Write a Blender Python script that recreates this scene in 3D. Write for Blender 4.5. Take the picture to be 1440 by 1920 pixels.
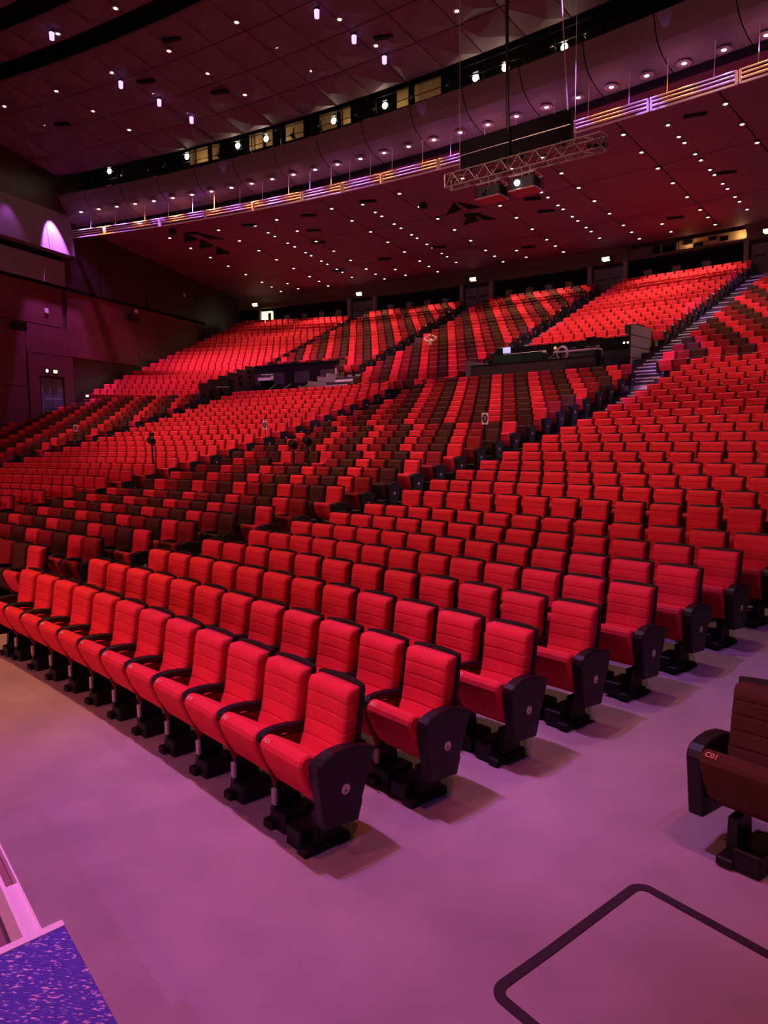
import bpy, math, random
from math import sin, cos, pi, radians
from mathutils import Vector, Matrix
random.seed(7)
for o in list(bpy.data.objects): bpy.data.objects.remove(o, do_unlink=True)
SC = bpy.context.scene; COL = SC.collection

# ------------------------------------------------------------------ camera
H, PITCH, ROLL, FPX = 2.5886, -0.10055, -0.0127, 1342.36
cam_d = bpy.data.cameras.new('camera'); cam = bpy.data.objects.new('camera', cam_d); COL.objects.link(cam)
_f = Vector((0, cos(PITCH), sin(PITCH))); _u = Vector((0, -sin(PITCH), cos(PITCH))); _r = Vector((1, 0, 0))
_x = _r * cos(ROLL) + _u * sin(ROLL); _y = -_r * sin(ROLL) + _u * cos(ROLL); _z = -_f
cam.matrix_world = Matrix(((_x.x, _y.x, _z.x, 0), (_x.y, _y.y, _z.y, 0), (_x.z, _y.z, _z.z, H), (0, 0, 0, 1)))
cam_d.sensor_fit = 'VERTICAL'; cam_d.sensor_height = 32; cam_d.lens = 32 * FPX / 1920
cam_d.clip_start = .05; cam_d.clip_end = 300
SC.camera = cam
def inframe(P, m):                       # which seats the photograph can see (only used to leave out hidden repeats)
    d = Vector(P) - Vector((0, 0, H)); z = d.dot(_f)
    if z < .5: return False
    px = 720 + FPX * d.dot(_x) / z; py = 960 - FPX * d.dot(_y) / z
    return -m < px < 1440 + m and -m < py < 1920 + m

# ------------------------------------------------------------------ hall geometry: everything is built on arcs round one centre
CX, CY = -50.3801, -39.3903
R0, RP, GAP = 66.6964, .88529, .18825
RB, RP2 = 90.3148, .90915
def zf(i):
    if i < 7.5: return .01335 * i + .00594 * i * i
    return .01335 * 7 + .00594 * 49 + .1993 + .15924 * (i - 8) + .003285 * (i - 8) ** 2
def zr(i, th=None, U=False):
    z = 4.7158 + .34697 * (i - 1) + .00015 * (i - 1) ** 2
    if U: z += .0132 - 4.188 * (th - .42)
    return z
def rf(i): return R0 + RP * i + (GAP if i > 7.5 else 0)
def rr(i): return RB + RP2 * (i - 1)
def P(r, th, z=0): return Vector((CX + r * sin(th), CY + r * cos(th), z))
def czl(r): return 14.85 - .065 * (r - 106)       # lower ceiling
def czu(r): return 18.25 - .10 * (r - 89.1)       # upper ceiling

# ------------------------------------------------------------------ world, view
w = bpy.data.worlds.new('world'); SC.world = w; w.use_nodes = True
w.node_tree.nodes['Background'].inputs[0].default_value = (.55, .16, .22, 1)
w.node_tree.nodes['Background'].inputs[1].default_value = .012
SC.view_settings.view_transform = 'Standard'; SC.view_settings.look = 'None'
SC.view_settings.exposure = 0; SC.view_settings.gamma = 1; SC.view_settings.use_curve_mapping = False

# ------------------------------------------------------------------ lights
def spot(loc, tgt, col, power, size=60, blend=.5, rad=.15):
    d = bpy.data.lights.new('spot_lamp', 'SPOT'); d.color = col; d.energy = power
    d.spot_size = radians(size); d.spot_blend = blend; d.shadow_soft_size = rad
    o = bpy.data.objects.new('spot_lamp', d); COL.objects.link(o); o.location = loc
    v = Vector(tgt) - Vector(loc); o.rotation_euler = v.to_track_quat('-Z', 'Y').to_euler(); return o
def point(loc, col, power, rad=.05):
    d = bpy.data.lights.new('point_lamp', 'POINT'); d.color = col; d.energy = power; d.shadow_soft_size = rad
    o = bpy.data.objects.new('point_lamp', d); COL.objects.link(o); o.location = loc; return o
def area(loc, tgt, col, power, size):
    d = bpy.data.lights.new('area_lamp', 'AREA'); d.color = col; d.energy = power; d.size = size
    o = bpy.data.objects.new('area_lamp', d); COL.objects.link(o); o.location = loc
    v = Vector(tgt) - Vector(loc); o.rotation_euler = v.to_track_quat('-Z', 'Y').to_euler(); return o
WARM = (1, .62, .42); ROSE = (1, .30, .34); VIO = (.50, .16, 1); MAG = (.85, .22, .85); AMB = (1, .50, .16)
# warm downlights of the upper ceiling over the front rows
KU, KL, KV, KF, KFH = 1.7, 1.5, 2.2, .40, 1.15
for r, th, pw in ((71.5, .80, 1100), (71.5, .70, 1500), (77, .78, 2200), (77, .67, 2200), (77, .57, 2200),
                  (84, .76, 2600), (84, .66, 2600), (84, .56, 2600), (84, .47, 2300), (86, .40, 500)):
    spot(P(r, th, czu(r) - .3 if r > 72 else 17.5), P(r, th, 0), WARM, pw * KU, 46, .9, .10)
# warm downlights of the lower ceiling over the rear rows
for r in (95.5, 101, 106):
    for th in (.403, .444, .49, .531, .597, .618, .68, .704, .765):
        spot(P(r, th, czl(r) - .25), P(r, th, 0), WARM, (900 if th > .41 else 350) * KL, 95, .9, .12)
# cool violet strips over the aisles
for th, ta in ((.471, .4715), (.5505, .5624), (.645, .6475), (.7225, .7317), (.79, .80)):
    for r in (92.5, 95, 97.5, 100.5, 103.5, 106.3):
        spot(P(max(r, 94), th, czl(r) - .25), P(r, ta, zr((r - 89.7) / RP2 + .3)), VIO, 420 * KV, 24, .7, .08)
for th in (.483, .619, .745):
    for r in (77, 81, 85, 89): spot(P(min(r, 86), th, 17.3), P(r, th, zf((r - R0) / RP)), (.60, .30, 1), 2600 * KV, 12, .7, .1)
# front-of-house beams from the ceiling bridges onto the farther seats
for r0, th0, r1, th1, pw, sz in ((68, .82, 78, .80, 2000, 34), (68, .68, 79, .70, 4600, 38), (70, .58, 80, .58, 6000, 38), (74, .48, 82, .49, 5200, 40), (72, .72, 88, .70, 4500, 36), (74, .60, 88, .56, 4500, 36),
                             (76, .78, 90, .80, 3500, 36), (76, .45, 87, .43, 2200, 34), (78, .66, 97, .67, 6500, 30), (78, .56, 97, .54, 6500, 30), (79, .46, 96, .43, 5500, 28), (78, .76, 97, .76, 6500, 30), (64, .82, 72, .79, 900, 26)):
    spot(P(r0, th0, 17.4), P(r1, th1, 1 + max(0, r1 - 74) * .33), (1, .50, .42), pw * KFH, sz, .9, .15)
# violet beams added to brighten the risers of the aisle steps
for ra_, ta, za, w_ in ((98, .7317, 9, 8), (104, .7317, 11, 6), (92, .7400, 5, 9), (98, .6475, 8, 7), (104, .6475, 11, 5), (98, .5624, 8, 7), (104, .5624, 11, 5), (98, .4714, 8, 6), (84, .745, 3.5, 10), (84, .619, 3.5, 8), (84, .4835, 3.5, 8)):
    spot(P(78 if ra_ > 90 else 70, ta + .004, 17.2), P(ra_, ta, za), (.52, .24, 1), 10000, w_, .6, .05)
# stage lighting on a bridge above the first row: violet, magenta, amber and red beams, nearly straight down
for th, ta, ra, col, pw, sz in ((.790, .845, 65.9, (.55, .16, 1), 8200, 25), (.775, .835, 64.9, (1, .26, .42), 3200, 40), (.780, .862, 69.6, (.62, .22, 1), 6500, 22),
                            (.940, .895, 66.9, (1, .20, .13), 4200, 34), (.965, .868, 70.4, (.75, .26, 1), 3600, 24), (.70, .762, 66.2, (1, .48, .10), 7500, 24),
                            (.72, .80, 65.6, (1, .30, .16), 3200, 34), (.92, .90, 64.5, (1, .18, .14), 1500, 40), (.80, .828, 63.4, (.75, .18, .70), 4400, 30), (.80, .82, 67.4, (1, .60, .55), 1800, 36)):
    spot(P(66.1, th, 16), P(ra, ta, 0), col, pw * KF * 1.25, sz, .9, .07)
spot((-3, -6, 11), (-1.7, 1.9, .9), VIO, 3500 * KF, 26, .8, .1)
# unseen rose fill added on the stage side, low and high
area(P(50, .84, 4.6), P(70, .80, 1.5), ROSE, 360, 3)
area(P(52, .66, 4.2), P(82, .62, 3), ROSE, 700, 3)
area(P(54, .80, 14), P(98, .62, 7), ROSE, 900, 2)

# ------------------------------------------------------------------ materials
MATS = {}
def mat(name, col, rough=.7, spec=.3, metal=0, emit=None, es=0, noise=0, nscale=20, bump=0, bscale=200, nb=False, var=None, sheen=0):
    m = bpy.data.materials.new(name); m.use_nodes = True; nt = m.node_tree; b = nt.nodes['Principled BSDF']
    b.inputs['Base Color'].default_value = (*col, 1); b.inputs['Roughness'].default_value = rough
    b.inputs['Specular IOR Level'].default_value = spec; b.inputs['Metallic'].default_value = metal
    if emit:
        b.inputs['Emission Color'].default_value = (*emit, 1); b.inputs['Emission Strength'].default_value = es
        m.cycles.emission_sampling = 'NONE'
    tc = nt.nodes.new('ShaderNodeTexCoord')
    if noise:
        n = nt.nodes.new('ShaderNodeTexNoise'); n.inputs['Scale'].default_value = nscale; n.inputs['Detail'].default_value = 4
        nt.links.new(tc.outputs['Object'], n.inputs['Vector'])
        mx = nt.nodes.new('ShaderNodeMix'); mx.data_type = 'RGBA'
        mr = nt.nodes.new('ShaderNodeMapRange'); mr.inputs['From Min'].default_value = .3; mr.inputs['From Max'].default_value = .7
        nt.links.new(n.outputs['Fac'], mr.inputs['Value']); nt.links.new(mr.outputs['Result'], mx.inputs['Factor'])
        c2 = var or tuple(c * (1 - noise) for c in col)
        mx.inputs['A'].default_value = (*col, 1); mx.inputs['B'].default_value = (*c2, 1)
        nt.links.new(mx.outputs['Result'], b.inputs['Base Color'])
    if bump:
        n2 = nt.nodes.new('ShaderNodeTexNoise'); n2.inputs['Scale'].default_value = bscale; n2.inputs['Detail'].default_value = 3
        nt.links.new(tc.outputs['Object'], n2.inputs['Vector'])
        bp = nt.nodes.new('ShaderNodeBump'); bp.inputs['Strength'].default_value = bump; bp.inputs['Distance'].default_value = .01
        nt.links.new(n2.outputs['Fac'], bp.inputs['Height']); nt.links.new(bp.outputs['Normal'], b.inputs['Normal'])
    MATS[name] = m; return m
RED = mat('red_seat_fabric', (.80, .036, .058), .85, .15, noise=.12, nscale=9, bump=.25, bscale=500)
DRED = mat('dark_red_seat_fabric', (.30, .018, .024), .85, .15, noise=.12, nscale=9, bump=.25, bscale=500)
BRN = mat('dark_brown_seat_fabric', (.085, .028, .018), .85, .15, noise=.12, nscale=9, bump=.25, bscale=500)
DRK = mat('dark_red_side_fabric', (.22, .006, .012), .9, .1)
PLA = mat('black_plastic', (.007, .003, .006), .42, .35, bump=.15, bscale=350)
STL = mat('black_steel', (.004, .0035, .004), .5, .35)
BOXM = mat('grey_cable_box', (.42, .36, .34), .6, .3)
STK = mat('white_sticker', (.62, .55, .55), .5, .3)
INK = mat('dark_ink', (.03, .01, .02), .6)
WTXT = mat('pale_stitching', (.85, .62, .55), .7)
OTXT = mat('orange_stitching', (.95, .42, .25), .7, emit=None)
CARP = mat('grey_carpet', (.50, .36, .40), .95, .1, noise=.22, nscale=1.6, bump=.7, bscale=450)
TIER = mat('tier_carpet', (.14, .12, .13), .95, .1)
TREAD = mat('aisle_carpet', (.62, .58, .64), .9, .15)
RISER = mat('dark_riser_and_shade', (.03, .02, .035), .8)  # tier risers, and the painted shadow strips under step nosings
TAPE = mat('dark_floor_tape', (.035, .015, .025), .7)
WALLR = mat('maroon_wall_panel', (.15, .028, .036), .55, .3, noise=.2, nscale=.6)
WALLP = mat('light_wall_panel', (.22, .15, .18), .6, .3, noise=.12, nscale=.8)
WALLD = mat('dark_wood_wall', (.055, .022, .018), .45, .35, noise=.4, nscale=.7)
BLK = mat('black_recess', (.006, .004, .006), .9, .1)
CEIL = mat('ceiling_panel_paint', (.18, .055, .095), .7, .2, noise=.1, nscale=.5)
CEILU = mat('upper_ceiling_paint', (.145, .068, .075), .7, .2, noise=.1, nscale=.5)
FASC = mat('taupe_fascia_paint', (.155, .12, .10), .6, .25, noise=.08, nscale=.6)
CORN = mat('cornice_paint', (.12, .07, .065), .7, .2)
DOORM = mat('door_blue_grey', (.13, .11, .14), .5, .3)
PIL = mat('pilaster_grey', (.24, .18, .18), .6, .3)
PIPE = mat('white_painted_pipe', (.86, .82, .84), .35, .5)
ALU = mat('aluminium', (.62, .60, .60), .35, .5, metal=.8)
ALUD = mat('dull_truss_aluminium', (.24, .19, .18), .5, .4, metal=.6)
WPNT = mat('white_trim_paint', (.9, .72, .86), .5, .3)
REDP = mat('red_plate', (.5, .02, .04), .6)
SKIN = mat('skin', (.75, .48, .38), .6, .3)
HAIR = mat('brown_hair', (.08, .05, .04), .8)
CLOTH = mat('black_clothing', (.02, .02, .025), .9)
CLOTHW = mat('white_clothing', (.75, .70, .70), .9)
GREEN = mat('dark_green_cover', (.01, .05, .02), .9)
BOOTHM = mat('booth_panel', (.16, .12, .13), .6, .3)
BPAN = mat('booth_side_panel', (.34, .27, .27), .6, .3)
CABLE = mat('pale_cable', (.50, .38, .40), .6)
E_W = mat('lamp_glow_warm', (1, .8, .5), emit=(1, .80, .48), es=9)
E_A = mat('lamp_glow_amber', (1, .6, .3), emit=(1, .55, .22), es=9)
E_B = mat('lamp_glow_cool', (.8, .85, 1), emit=(.80, .88, 1), es=8)
E_V = mat('lamp_glow_violet', (.6, .3, 1), emit=(.50, .28, 1), es=2.6)
E_G = mat('lamp_glow_white', (1, .95, .8), emit=(1, .93, .74), es=30)
E_S = mat('exit_sign_glow', (.9, .9, .5), emit=(1, .95, .45), es=2.4)
E_D = mat('lit_doorway_glow', (1, .9, .65), emit=(1, .82, .55), es=1.3)
E_P = mat('monitor_glow', (.4, .5, .9), emit=(.45, .5, 1), es=1.0)
LAMPB = mat('lamp_trim', (.35, .26, .28), .6)
BEIGE = mat('lit_wall_patch', (.62, .42, .20), .7)  # paints lamp-lit wall patches in the gallery; also projection room rear
# crinkled glossy stage vinyl, highlights painted into its colour as pale flecks
VIN = mat('violet_stage_vinyl', (.16, .10, .75), .22, .6)
_nt = VIN.node_tree; _b = _nt.nodes['Principled BSDF']; _tc = _nt.nodes.new('ShaderNodeTexCoord'); _mp = _nt.nodes.new('ShaderNodeMapping')
_mp.inputs['Rotation'].default_value = (0, 0, .78); _mp.inputs['Scale'].default_value = (50, 140, 50)
_n = _nt.nodes.new('ShaderNodeTexNoise'); _n.inputs['Scale'].default_value = 1; _n.inputs['Detail'].default_value = 5
_bp = _nt.nodes.new('ShaderNodeBump'); _bp.inputs['Strength'].default_value = .9; _bp.inputs['Distance'].default_value = .02
_nt.links.new(_tc.outputs['Object'], _mp.inputs[0]); _nt.links.new(_mp.outputs[0], _n.inputs['Vector'])
_nt.links.new(_n.outputs['Fac'], _bp.inputs['Height']); _nt.links.new(_bp.outputs['Normal'], _b.inputs['Normal'])
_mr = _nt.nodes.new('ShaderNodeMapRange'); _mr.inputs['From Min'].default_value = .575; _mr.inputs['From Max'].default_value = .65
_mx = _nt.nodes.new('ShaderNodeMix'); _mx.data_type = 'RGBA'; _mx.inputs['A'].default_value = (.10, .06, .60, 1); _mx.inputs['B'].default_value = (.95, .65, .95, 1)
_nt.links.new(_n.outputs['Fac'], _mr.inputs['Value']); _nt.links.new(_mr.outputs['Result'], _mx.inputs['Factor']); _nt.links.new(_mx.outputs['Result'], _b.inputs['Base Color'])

# ------------------------------------------------------------------ mesh helpers
class MB:
    def __init__(s): s.v = []; s.f = []; s.m = []; s.mats = []
    def mi(s, m):
        if m not in s.mats: s.mats.append(m)
        return s.mats.index(m)
    def add(s, vs, fs, m, T=None):
        b = len(s.v); k = s.mi(m)
        s.v += [tuple(T @ Vector(v)) if T is not None else tuple(v) for v in vs]
        s.f += [tuple(b + i for i in f) for f in fs]; s.m += [k] * len(fs); return s
    def box(s, x0, x1, y0, y1, z0, z1, m, T=None):
        vs = [(x, y, z) for z in (z0, z1) for y in (y0, y1) for x in (x0, x1)]
        return s.add(vs, [(0, 2, 3, 1), (4, 5, 7, 6), (0, 1, 5, 4), (1, 3, 7, 5), (3, 2, 6, 7), (2, 0, 4, 6)], m, T)
    def bbox(s, x0, x1, y0, y1, z0, z1, m, b=.01, T=None):      # box with chamfered vertical and top edges
        def ring(z, d): 
            X0, X1, Y0, Y1 = x0 + d, x1 - d, y0 + d, y1 - d
            return [(X0 + b, Y0, z), (X1 - b, Y0, z), (X1, Y0 + b, z), (X1, Y1 - b, z), (X1 - b, Y1, z), (X0 + b, Y1, z), (X0, Y1 - b, z), (X0, Y0 + b, z)]
        vs = ring(z0, 0) + ring(z1 - b, 0) + ring(z1, b); fs = []
        for k in (0, 8):
            for i in range(8): fs.append((k + i, k + (i + 1) % 8, k + 8 + (i + 1) % 8, k + 8 + i))
        fs.append(tuple(range(7, -1, -1))); fs.append(tuple(range(16, 24)))
        return s.add(vs, fs, m, T)
    def prism(s, poly, x0, x1, m, b=0, T=None, axis='x'):       # polygon in (y,z), extruded along x, edges chamfered by b
        n = len(poly); cy = sum(p[0] for p in poly) / n; cz = sum(p[1] for p in poly) / n
        def ins(d):
            o = []
            for i, p in enumerate(poly):
                a = Vector(poly[i - 1]); c = Vector(poly[(i + 1) % n]); q = Vector(p)
                e1 = (q - a).normalized(); e2 = (c - q).normalized()
                nn = Vector((-(e1.y + e2.y), e1.x + e2.x)); nn = nn.normalized() if nn.length > 1e-6 else Vector((0, 0))
                if nn.dot(Vector((cy, cz)) - q) < 0: nn = -nn
                o.append(q + nn * d)
            return o
        xs = [(x0, b), (x0 + b, 0), (x1 - b, 0), (x1, b)] if b else [(x0, 0), (x1, 0)]
        vs = []; fs = []
        for x, d in xs: vs += [(x, p[0], p[1]) for p in (ins(d) if d else [Vector(q) for q in poly])]
        for k in range(len(xs) - 1):
            for i in range(n): fs.append((k * n + i, k * n + (i + 1) % n, (k + 1) * n + (i + 1) % n, (k + 1) * n + i))
        fs.append(tuple(range(n - 1, -1, -1))); fs.append(tuple((len(xs) - 1) * n + i for i in range(n)))
        return s.add(vs, fs, m, T)
    def tube(s, a, b, r, m, n=8, r2=None):
        a = Vector(a); b = Vector(b); d = (b - a).normalized(); u = d.orthogonal().normalized(); v = d.cross(u); r2 = r if r2 is None else r2
        vs = [a + (u * cos(2 * pi * i / n) + v * sin(2 * pi * i / n)) * r for i in range(n)] + [b + (u * cos(2 * pi * i / n) + v * sin(2 * pi * i / n)) * r2 for i in range(n)]
        return s.add(vs, [(i, (i + 1) % n, n + (i + 1) % n, n + i) for i in range(n)] + [tuple(range(n - 1, -1, -1)), tuple(range(n, 2 * n))], m)
    def lathe(s, prof, m, n=16, T=None):                         # profile [(r,z)] about z
        vs = [(r * cos(2 * pi * i / n), r * sin(2 * pi * i / n), z) for r, z in prof for i in range(n)]
        fs = [(k * n + i, k * n + (i + 1) % n, (k + 1) * n + (i + 1) % n, (k + 1) * n + i) for k in range(len(prof) - 1) for i in range(n)]
        fs += [tuple(range(n - 1, -1, -1)), tuple((len(prof) - 1) * n + i for i in range(n))]
        return s.add(vs, fs, m, T)
    def path(s, pts, r, m, n=6):
        for a, b in zip(pts[:-1], pts[1:]): s.tube(a, b, r, m, n)
        return s
    def arcbox(s, ra, rb, ta, tb, z0, z1, m, mtop=None, n=None, zt=None):   # curved box; zt(th) = tilt
        n = n or max(1, int((tb - ta) / .02)); vs = []; zt = zt or (lambda t: 0)
        for i in range(n + 1):
            t = ta + (tb - ta) * i / n; d = zt(t)
            vs += [P(ra, t, z0 + d), P(rb, t, z0 + d), P(rb, t, z1 + d), P(ra, t, z1 + d)]
        side = []; top = []
        for i in range(n):
            a = 4 * i; b = a + 4
            side += [(a, b, b + 1, a + 1), (a + 1, b + 1, b + 2, a + 2), (a + 3, b + 3, b, a)]; top.append((a + 2, b + 2, b + 3, a + 3))
        side += [(0, 1, 2, 3), (4 * n + 3, 4 * n + 2, 4 * n + 1, 4 * n)]
        k = len(s.v); s.add(vs, side, m); mt = s.mi(mtop or m)
        s.f += [tuple(k + i for i in f) for f in top]; s.m += [mt] * len(top); return s
    def rev(s, prof, ta, tb, m, n=30):                           # open strip revolved about the hall centre, prof [(r,z)]
        vs = [P(r, ta + (tb - ta) * i / n, z) for i in range(n + 1) for r, z in prof]; q = len(prof)
        return s.add(vs, [(i * q + k, (i + 1) * q + k, (i + 1) * q + k + 1, i * q + k + 1) for i in range(n) for k in range(q - 1)], m)
    def mesh(s, name, smooth=False):
        me = bpy.data.meshes.new(name); me.from_pydata(s.v, [], s.f)
        for m in s.mats: me.materials.append(m)
        me.polygons.foreach_set('material_index', s.m)
        if smooth: me.polygons.foreach_set('use_smooth', [True] * len(s.f))
        me.update(); return me
    def obj(s, name, parent=None, smooth=False, loc=None, rz=None):
        return link(name, s.mesh(name, smooth), parent, loc, rz)
def link(name, me, parent=None, loc=None, rz=None):
    o = bpy.data.objects.new(name, me); COL.objects.link(o)
    if parent is not None: o.parent = parent
    if loc is not None: o.location = loc
    if rz is not None: o.rotation_euler = (0, 0, rz)
    return o
def tag(o, label, cat, group=None, kind=None):
    o['label'] = label; o['category'] = cat
    if group: o['group'] = group
    if kind: o['kind'] = kind
    return o
def empty(name, loc=(0, 0, 0), rz=0):
    o = bpy.data.objects.new(name, None); COL.objects.link(o); o.location = loc; o.rotation_euler = (0, 0, rz); o.empty_display_size = .1
    return o
def struct(o): o['kind'] = 'structure'; return o
def copy_tree(o, parent=None):
    c = o.copy(); COL.objects.link(c); c.parent = parent
    for ch in list(o.children): copy_tree(ch, c)
    return c
def text_mesh(s, size, m, ext=.0015):
    cu = bpy.data.curves.new('text', 'FONT'); cu.body = s; cu.size = size; cu.extrude = ext; cu.resolution_u = 2; cu.align_x = 'CENTER'; cu.align_y = 'CENTER'
    o = bpy.data.objects.new('text', cu); COL.objects.link(o); bpy.context.view_layer.update()
    me = bpy.data.meshes.new_from_object(o.evaluated_get(bpy.context.evaluated_depsgraph_get()))
    bpy.data.objects.remove(o); bpy.data.curves.remove(cu); me.materials.clear(); me.materials.append(m); return me
ORD = ['first', 'second', 'third', 'fourth', 'fifth', 'sixth', 'seventh', 'eighth', 'ninth', 'tenth', 'eleventh', 'twelfth', 'thirteenth',
       'fourteenth', 'fifteenth', 'sixteenth', 'seventeenth', 'eighteenth', 'nineteenth', 'twentieth', 'twenty-first', 'twenty-second', 'twenty-third', 'twenty-fourth', 'twenty-fifth', 'twenty-sixth']

# ------------------------------------------------------------------ floor, tiers, aisle steps
TL, TR_ = .352, 1.10
VOM = (.461, .536, 90.0, 95.15)      # stair opening in the rear block
BTH = (.643, .716, 90.2, 94.25)      # technical booth pit
b = MB(); n = 260; rs = [40, 52, 60, R0 - .6] + [rf(i) for i in range(8)] + [rf(8) - .62]
zs = [0, 0, 0, 0] + [zf(i) for i in range(8)] + [zf(7) + .02]
vs = [P(r, .30 + (1.6 - .30) * i / n, z) for i in range(n + 1) for r, z in zip(rs, zs)]; q = len(rs)
b.add(vs, [(i * q + k, (i + 1) * q + k, (i + 1) * q + k + 1, i * q + k + 1) for i in range(n) for k in range(q - 1)], CARP)
FLOOR = struct(b.obj('floor'))
for i in range(8, 26):
    r0 = rf(i) - .62; r1 = rf(i + 1) - .62 if i < 25 else 89.7
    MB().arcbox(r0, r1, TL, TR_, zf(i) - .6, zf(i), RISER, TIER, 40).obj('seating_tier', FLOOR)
for i in range(1, 21):
    r0 = rr(i) - .62 if i > 1 else 89.7; r1 = rr(i + 1) - .62 if i < 20 else 109.4
    segs = [(TL, .468, True)]
    if i <= 6: segs += [(VOM[1], BTH[0] if i <= 5 else TR_, False)]
    else: segs += [(.468, TR_, False)]
    if i <= 5: segs += [(BTH[1], TR_, False)]
    for ta, tb, U in segs:
        if U and i <= 6: tb = VOM[0]
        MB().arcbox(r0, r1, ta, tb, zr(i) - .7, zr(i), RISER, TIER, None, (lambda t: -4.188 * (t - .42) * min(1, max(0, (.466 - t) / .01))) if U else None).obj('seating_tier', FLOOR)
# aisle steps: front section then rear section
FA = [(.4735, .4935), (.609, .629), (.736, .7545), (.8575, .873)]
for ta, tb in FA:
    for i in range(8, 26):
        dz = zf(i) - zf(i - 1); r = rf(i) - .62; d = dz
        MB().arcbox(r - .30, r + .02, ta, tb, zf(i - 1) - .1, zf(i) - d / 2, TREAD, TREAD, 2).obj('aisle_step', FLOOR)
        r1 = rf(i + 1) - .92 if i < 25 else 89.7
        MB().arcbox(r - .01, r1, ta, tb, zf(i) - .1, zf(i) + .006, TREAD, TREAD, 2).obj('aisle_step', FLOOR)
    for i in range(8, 26):
        dz = zf(i) - zf(i - 1); r = rf(i) - .62
        MB().arcbox(r - .335, r - .29, ta, tb, zf(i) - dz / 2 - .035, zf(i) - dz / 2 + .004, RISER, None, 2).arcbox(r - .045, r, ta, tb, zf(i) - .04, zf(i) + .01, RISER, None, 2).obj('step_nosing_shade', FLOOR)  # dark strips paint the shadow under each nosing
RA = [(.4663, .4765, 7), (.5553, .5695, 1), (.6397, .6552, 1), (.7240, .7395, 1)]
for ta, tb, i0 in RA:
    for i in range(i0, 21):
        dz = .347; r = rr(i) - .62; zp = zr(i - 1) if i > 1 else zf(25)
        MB().arcbox(r - .32, r + .02, ta, tb, zp - .1, zr(i) - dz / 2, TREAD, TREAD, 2).obj('aisle_step', FLOOR)
        r1 = rr(i + 1) - .94 if i < 20 else 109.4
        MB().arcbox(r - .01, r1, ta, tb, zr(i) - .1, zr(i) + .006, TREAD, TREAD, 2).obj('aisle_step', FLOOR)
    for i in range(i0, 21):
        r = rr(i) - .62
        MB().arcbox(r - .355, r - .31, ta, tb, zr(i) - .1735 - .05, zr(i) - .1735 + .004, RISER, None, 2).arcbox(r - .045, r, ta, tb, zr(i) - .05, zr(i) + .01, RISER, None, 2).obj('step_nosing_shade', FLOOR)  # same painted nosing shadow on the rear steps
# vomitory stair flank, right of the opening
for i in range(1, 7):
    r = rr(i) - .62; zp = zr(i - 1) if i > 1 else zf(25)
    MB().arcbox(r - .32, r + .02, .539, .5553, zp - .1, zr(i) - .17, TREAD, TREAD, 2).obj('aisle_step', FLOOR)

# ------------------------------------------------------------------ seats
S = .55
def back_mesh(fab, fine):
    # reclined back cushion with stitched horizontal folds
    n = 5 if fine else 3
    lv = []
    zs = [.40, .47, .575, .68, .785, .89]
    prof = lambda z: .090 - .14 * (z - .40) + .055 * max(0, min(1, (.68 - z) / .22)) ** 1.5
    z = [(.40, .0)]
    if fine:
        for g in (.52, .62, .72, .815, .905): z += [(g - .016, 0), (g - .005, .0005), (g, .006), (g + .005, .0005), (g + .016, 0)]
        z += [(.955, 0), (.985, .018), (1.0, .05)]
    else: z += [(.60, .0), (.80, 0), (.965, .0), (1.0, .04)]
    z = sorted(z); b = MB(); vs = []; th = .105
    hw = .218
    for zz, rec in z:
        y = prof(zz); w_ = hw - rec * .25
        xs = [w_ * (2 * k / (n - 1) - 1) if False else 0 for k in range(1)]
        ring = [(-w_, y - .005), (-w_, y + th * .86), (-w_ + .018, y + th - rec + .006)]
        for k in range(1, n): 
            u = -1 + 2 * k / n; ring.append((u * (w_ - .03), y + th - rec - .010 * (1 - u * u)))
        ring += [(w_ - .018, y + th - rec + .006), (w_, y + th * .86), (w_, y - .005)]
        vs += [(x, yy, zz) for x, yy in ring]
    q = len(ring); L = len(z); fs = []
    for k in range(L - 1):
        for i in range(q): fs.append((k * q + i, (k + 1) * q + i, (k + 1) * q + (i + 1) % q, k * q + (i + 1) % q))
    fs.append(tuple(range(q))); fs.append(tuple((L - 1) * q + i for i in range(q - 1, -1, -1)))
    b.add(vs, fs, fab); return b
def shell(b, fine):
    ys = lambda z: .090 - .14 * (z - .40)
    n = 6 if fine else 2; vs = []; fs = []
    lv = [.36, .7, .98, 1.015] if fine else [.36, 1.015]
    for z in lv:
        for k in range(n + 1):
            u = -1 + 2 * k / n; c = -.020 * (1 - u * u); t = .022 if z > 1 else .03
            vs += [(u * .232, ys(z) + .004 + c * .6, z + (.012 * (1 - u * u) if z > .97 else 0)), (u * .232, ys(z) - t + c, z + (.012 * (1 - u * u) if z > .97 else 0))]
    q = 2 * (n + 1)
    for j in range(len(lv) - 1):
        for k in range(n):
            a = j * q + 2 * k; u = a + q
            fs += [(a, a + 2, u + 2, u), (a + 1, u + 1, u + 3, a + 3)]
        a = j * q; u = a + q; fs += [(a, u, u + 1, a + 1), (a + 2 * n, a + 2 * n + 1, u + 2 * n + 1, u + 2 * n)]
    t = (len(lv) - 1) * q
    for k in range(n): fs += [(t + 2 * k, t + 2 * k + 2, t + 2 * k + 3, t + 2 * k + 1)]
    b.add(vs, fs, PLA); return b
CUSH = [(.15, .50), (.28, .585), (.40, .660), (.437, .674), (.470, .668), (.496, .645), (.506, .612), (.498, .575), (.455, .47), (.39, .36), (.31, .29), (.23, .27), (.13, .38)]
CUSH_L = [(.15, .50), (.42, .675), (.50, .65), (.45, .46), (.31, .29), (.13, .38)]
ARM = [(.03, .57), (.03, .625), (.12, .658), (.25, .684), (.36, .690), (.44, .682), (.482, .660), (.490, .625), (.470, .600), (.42, .615), (.30, .630), (.16, .615)]
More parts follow.
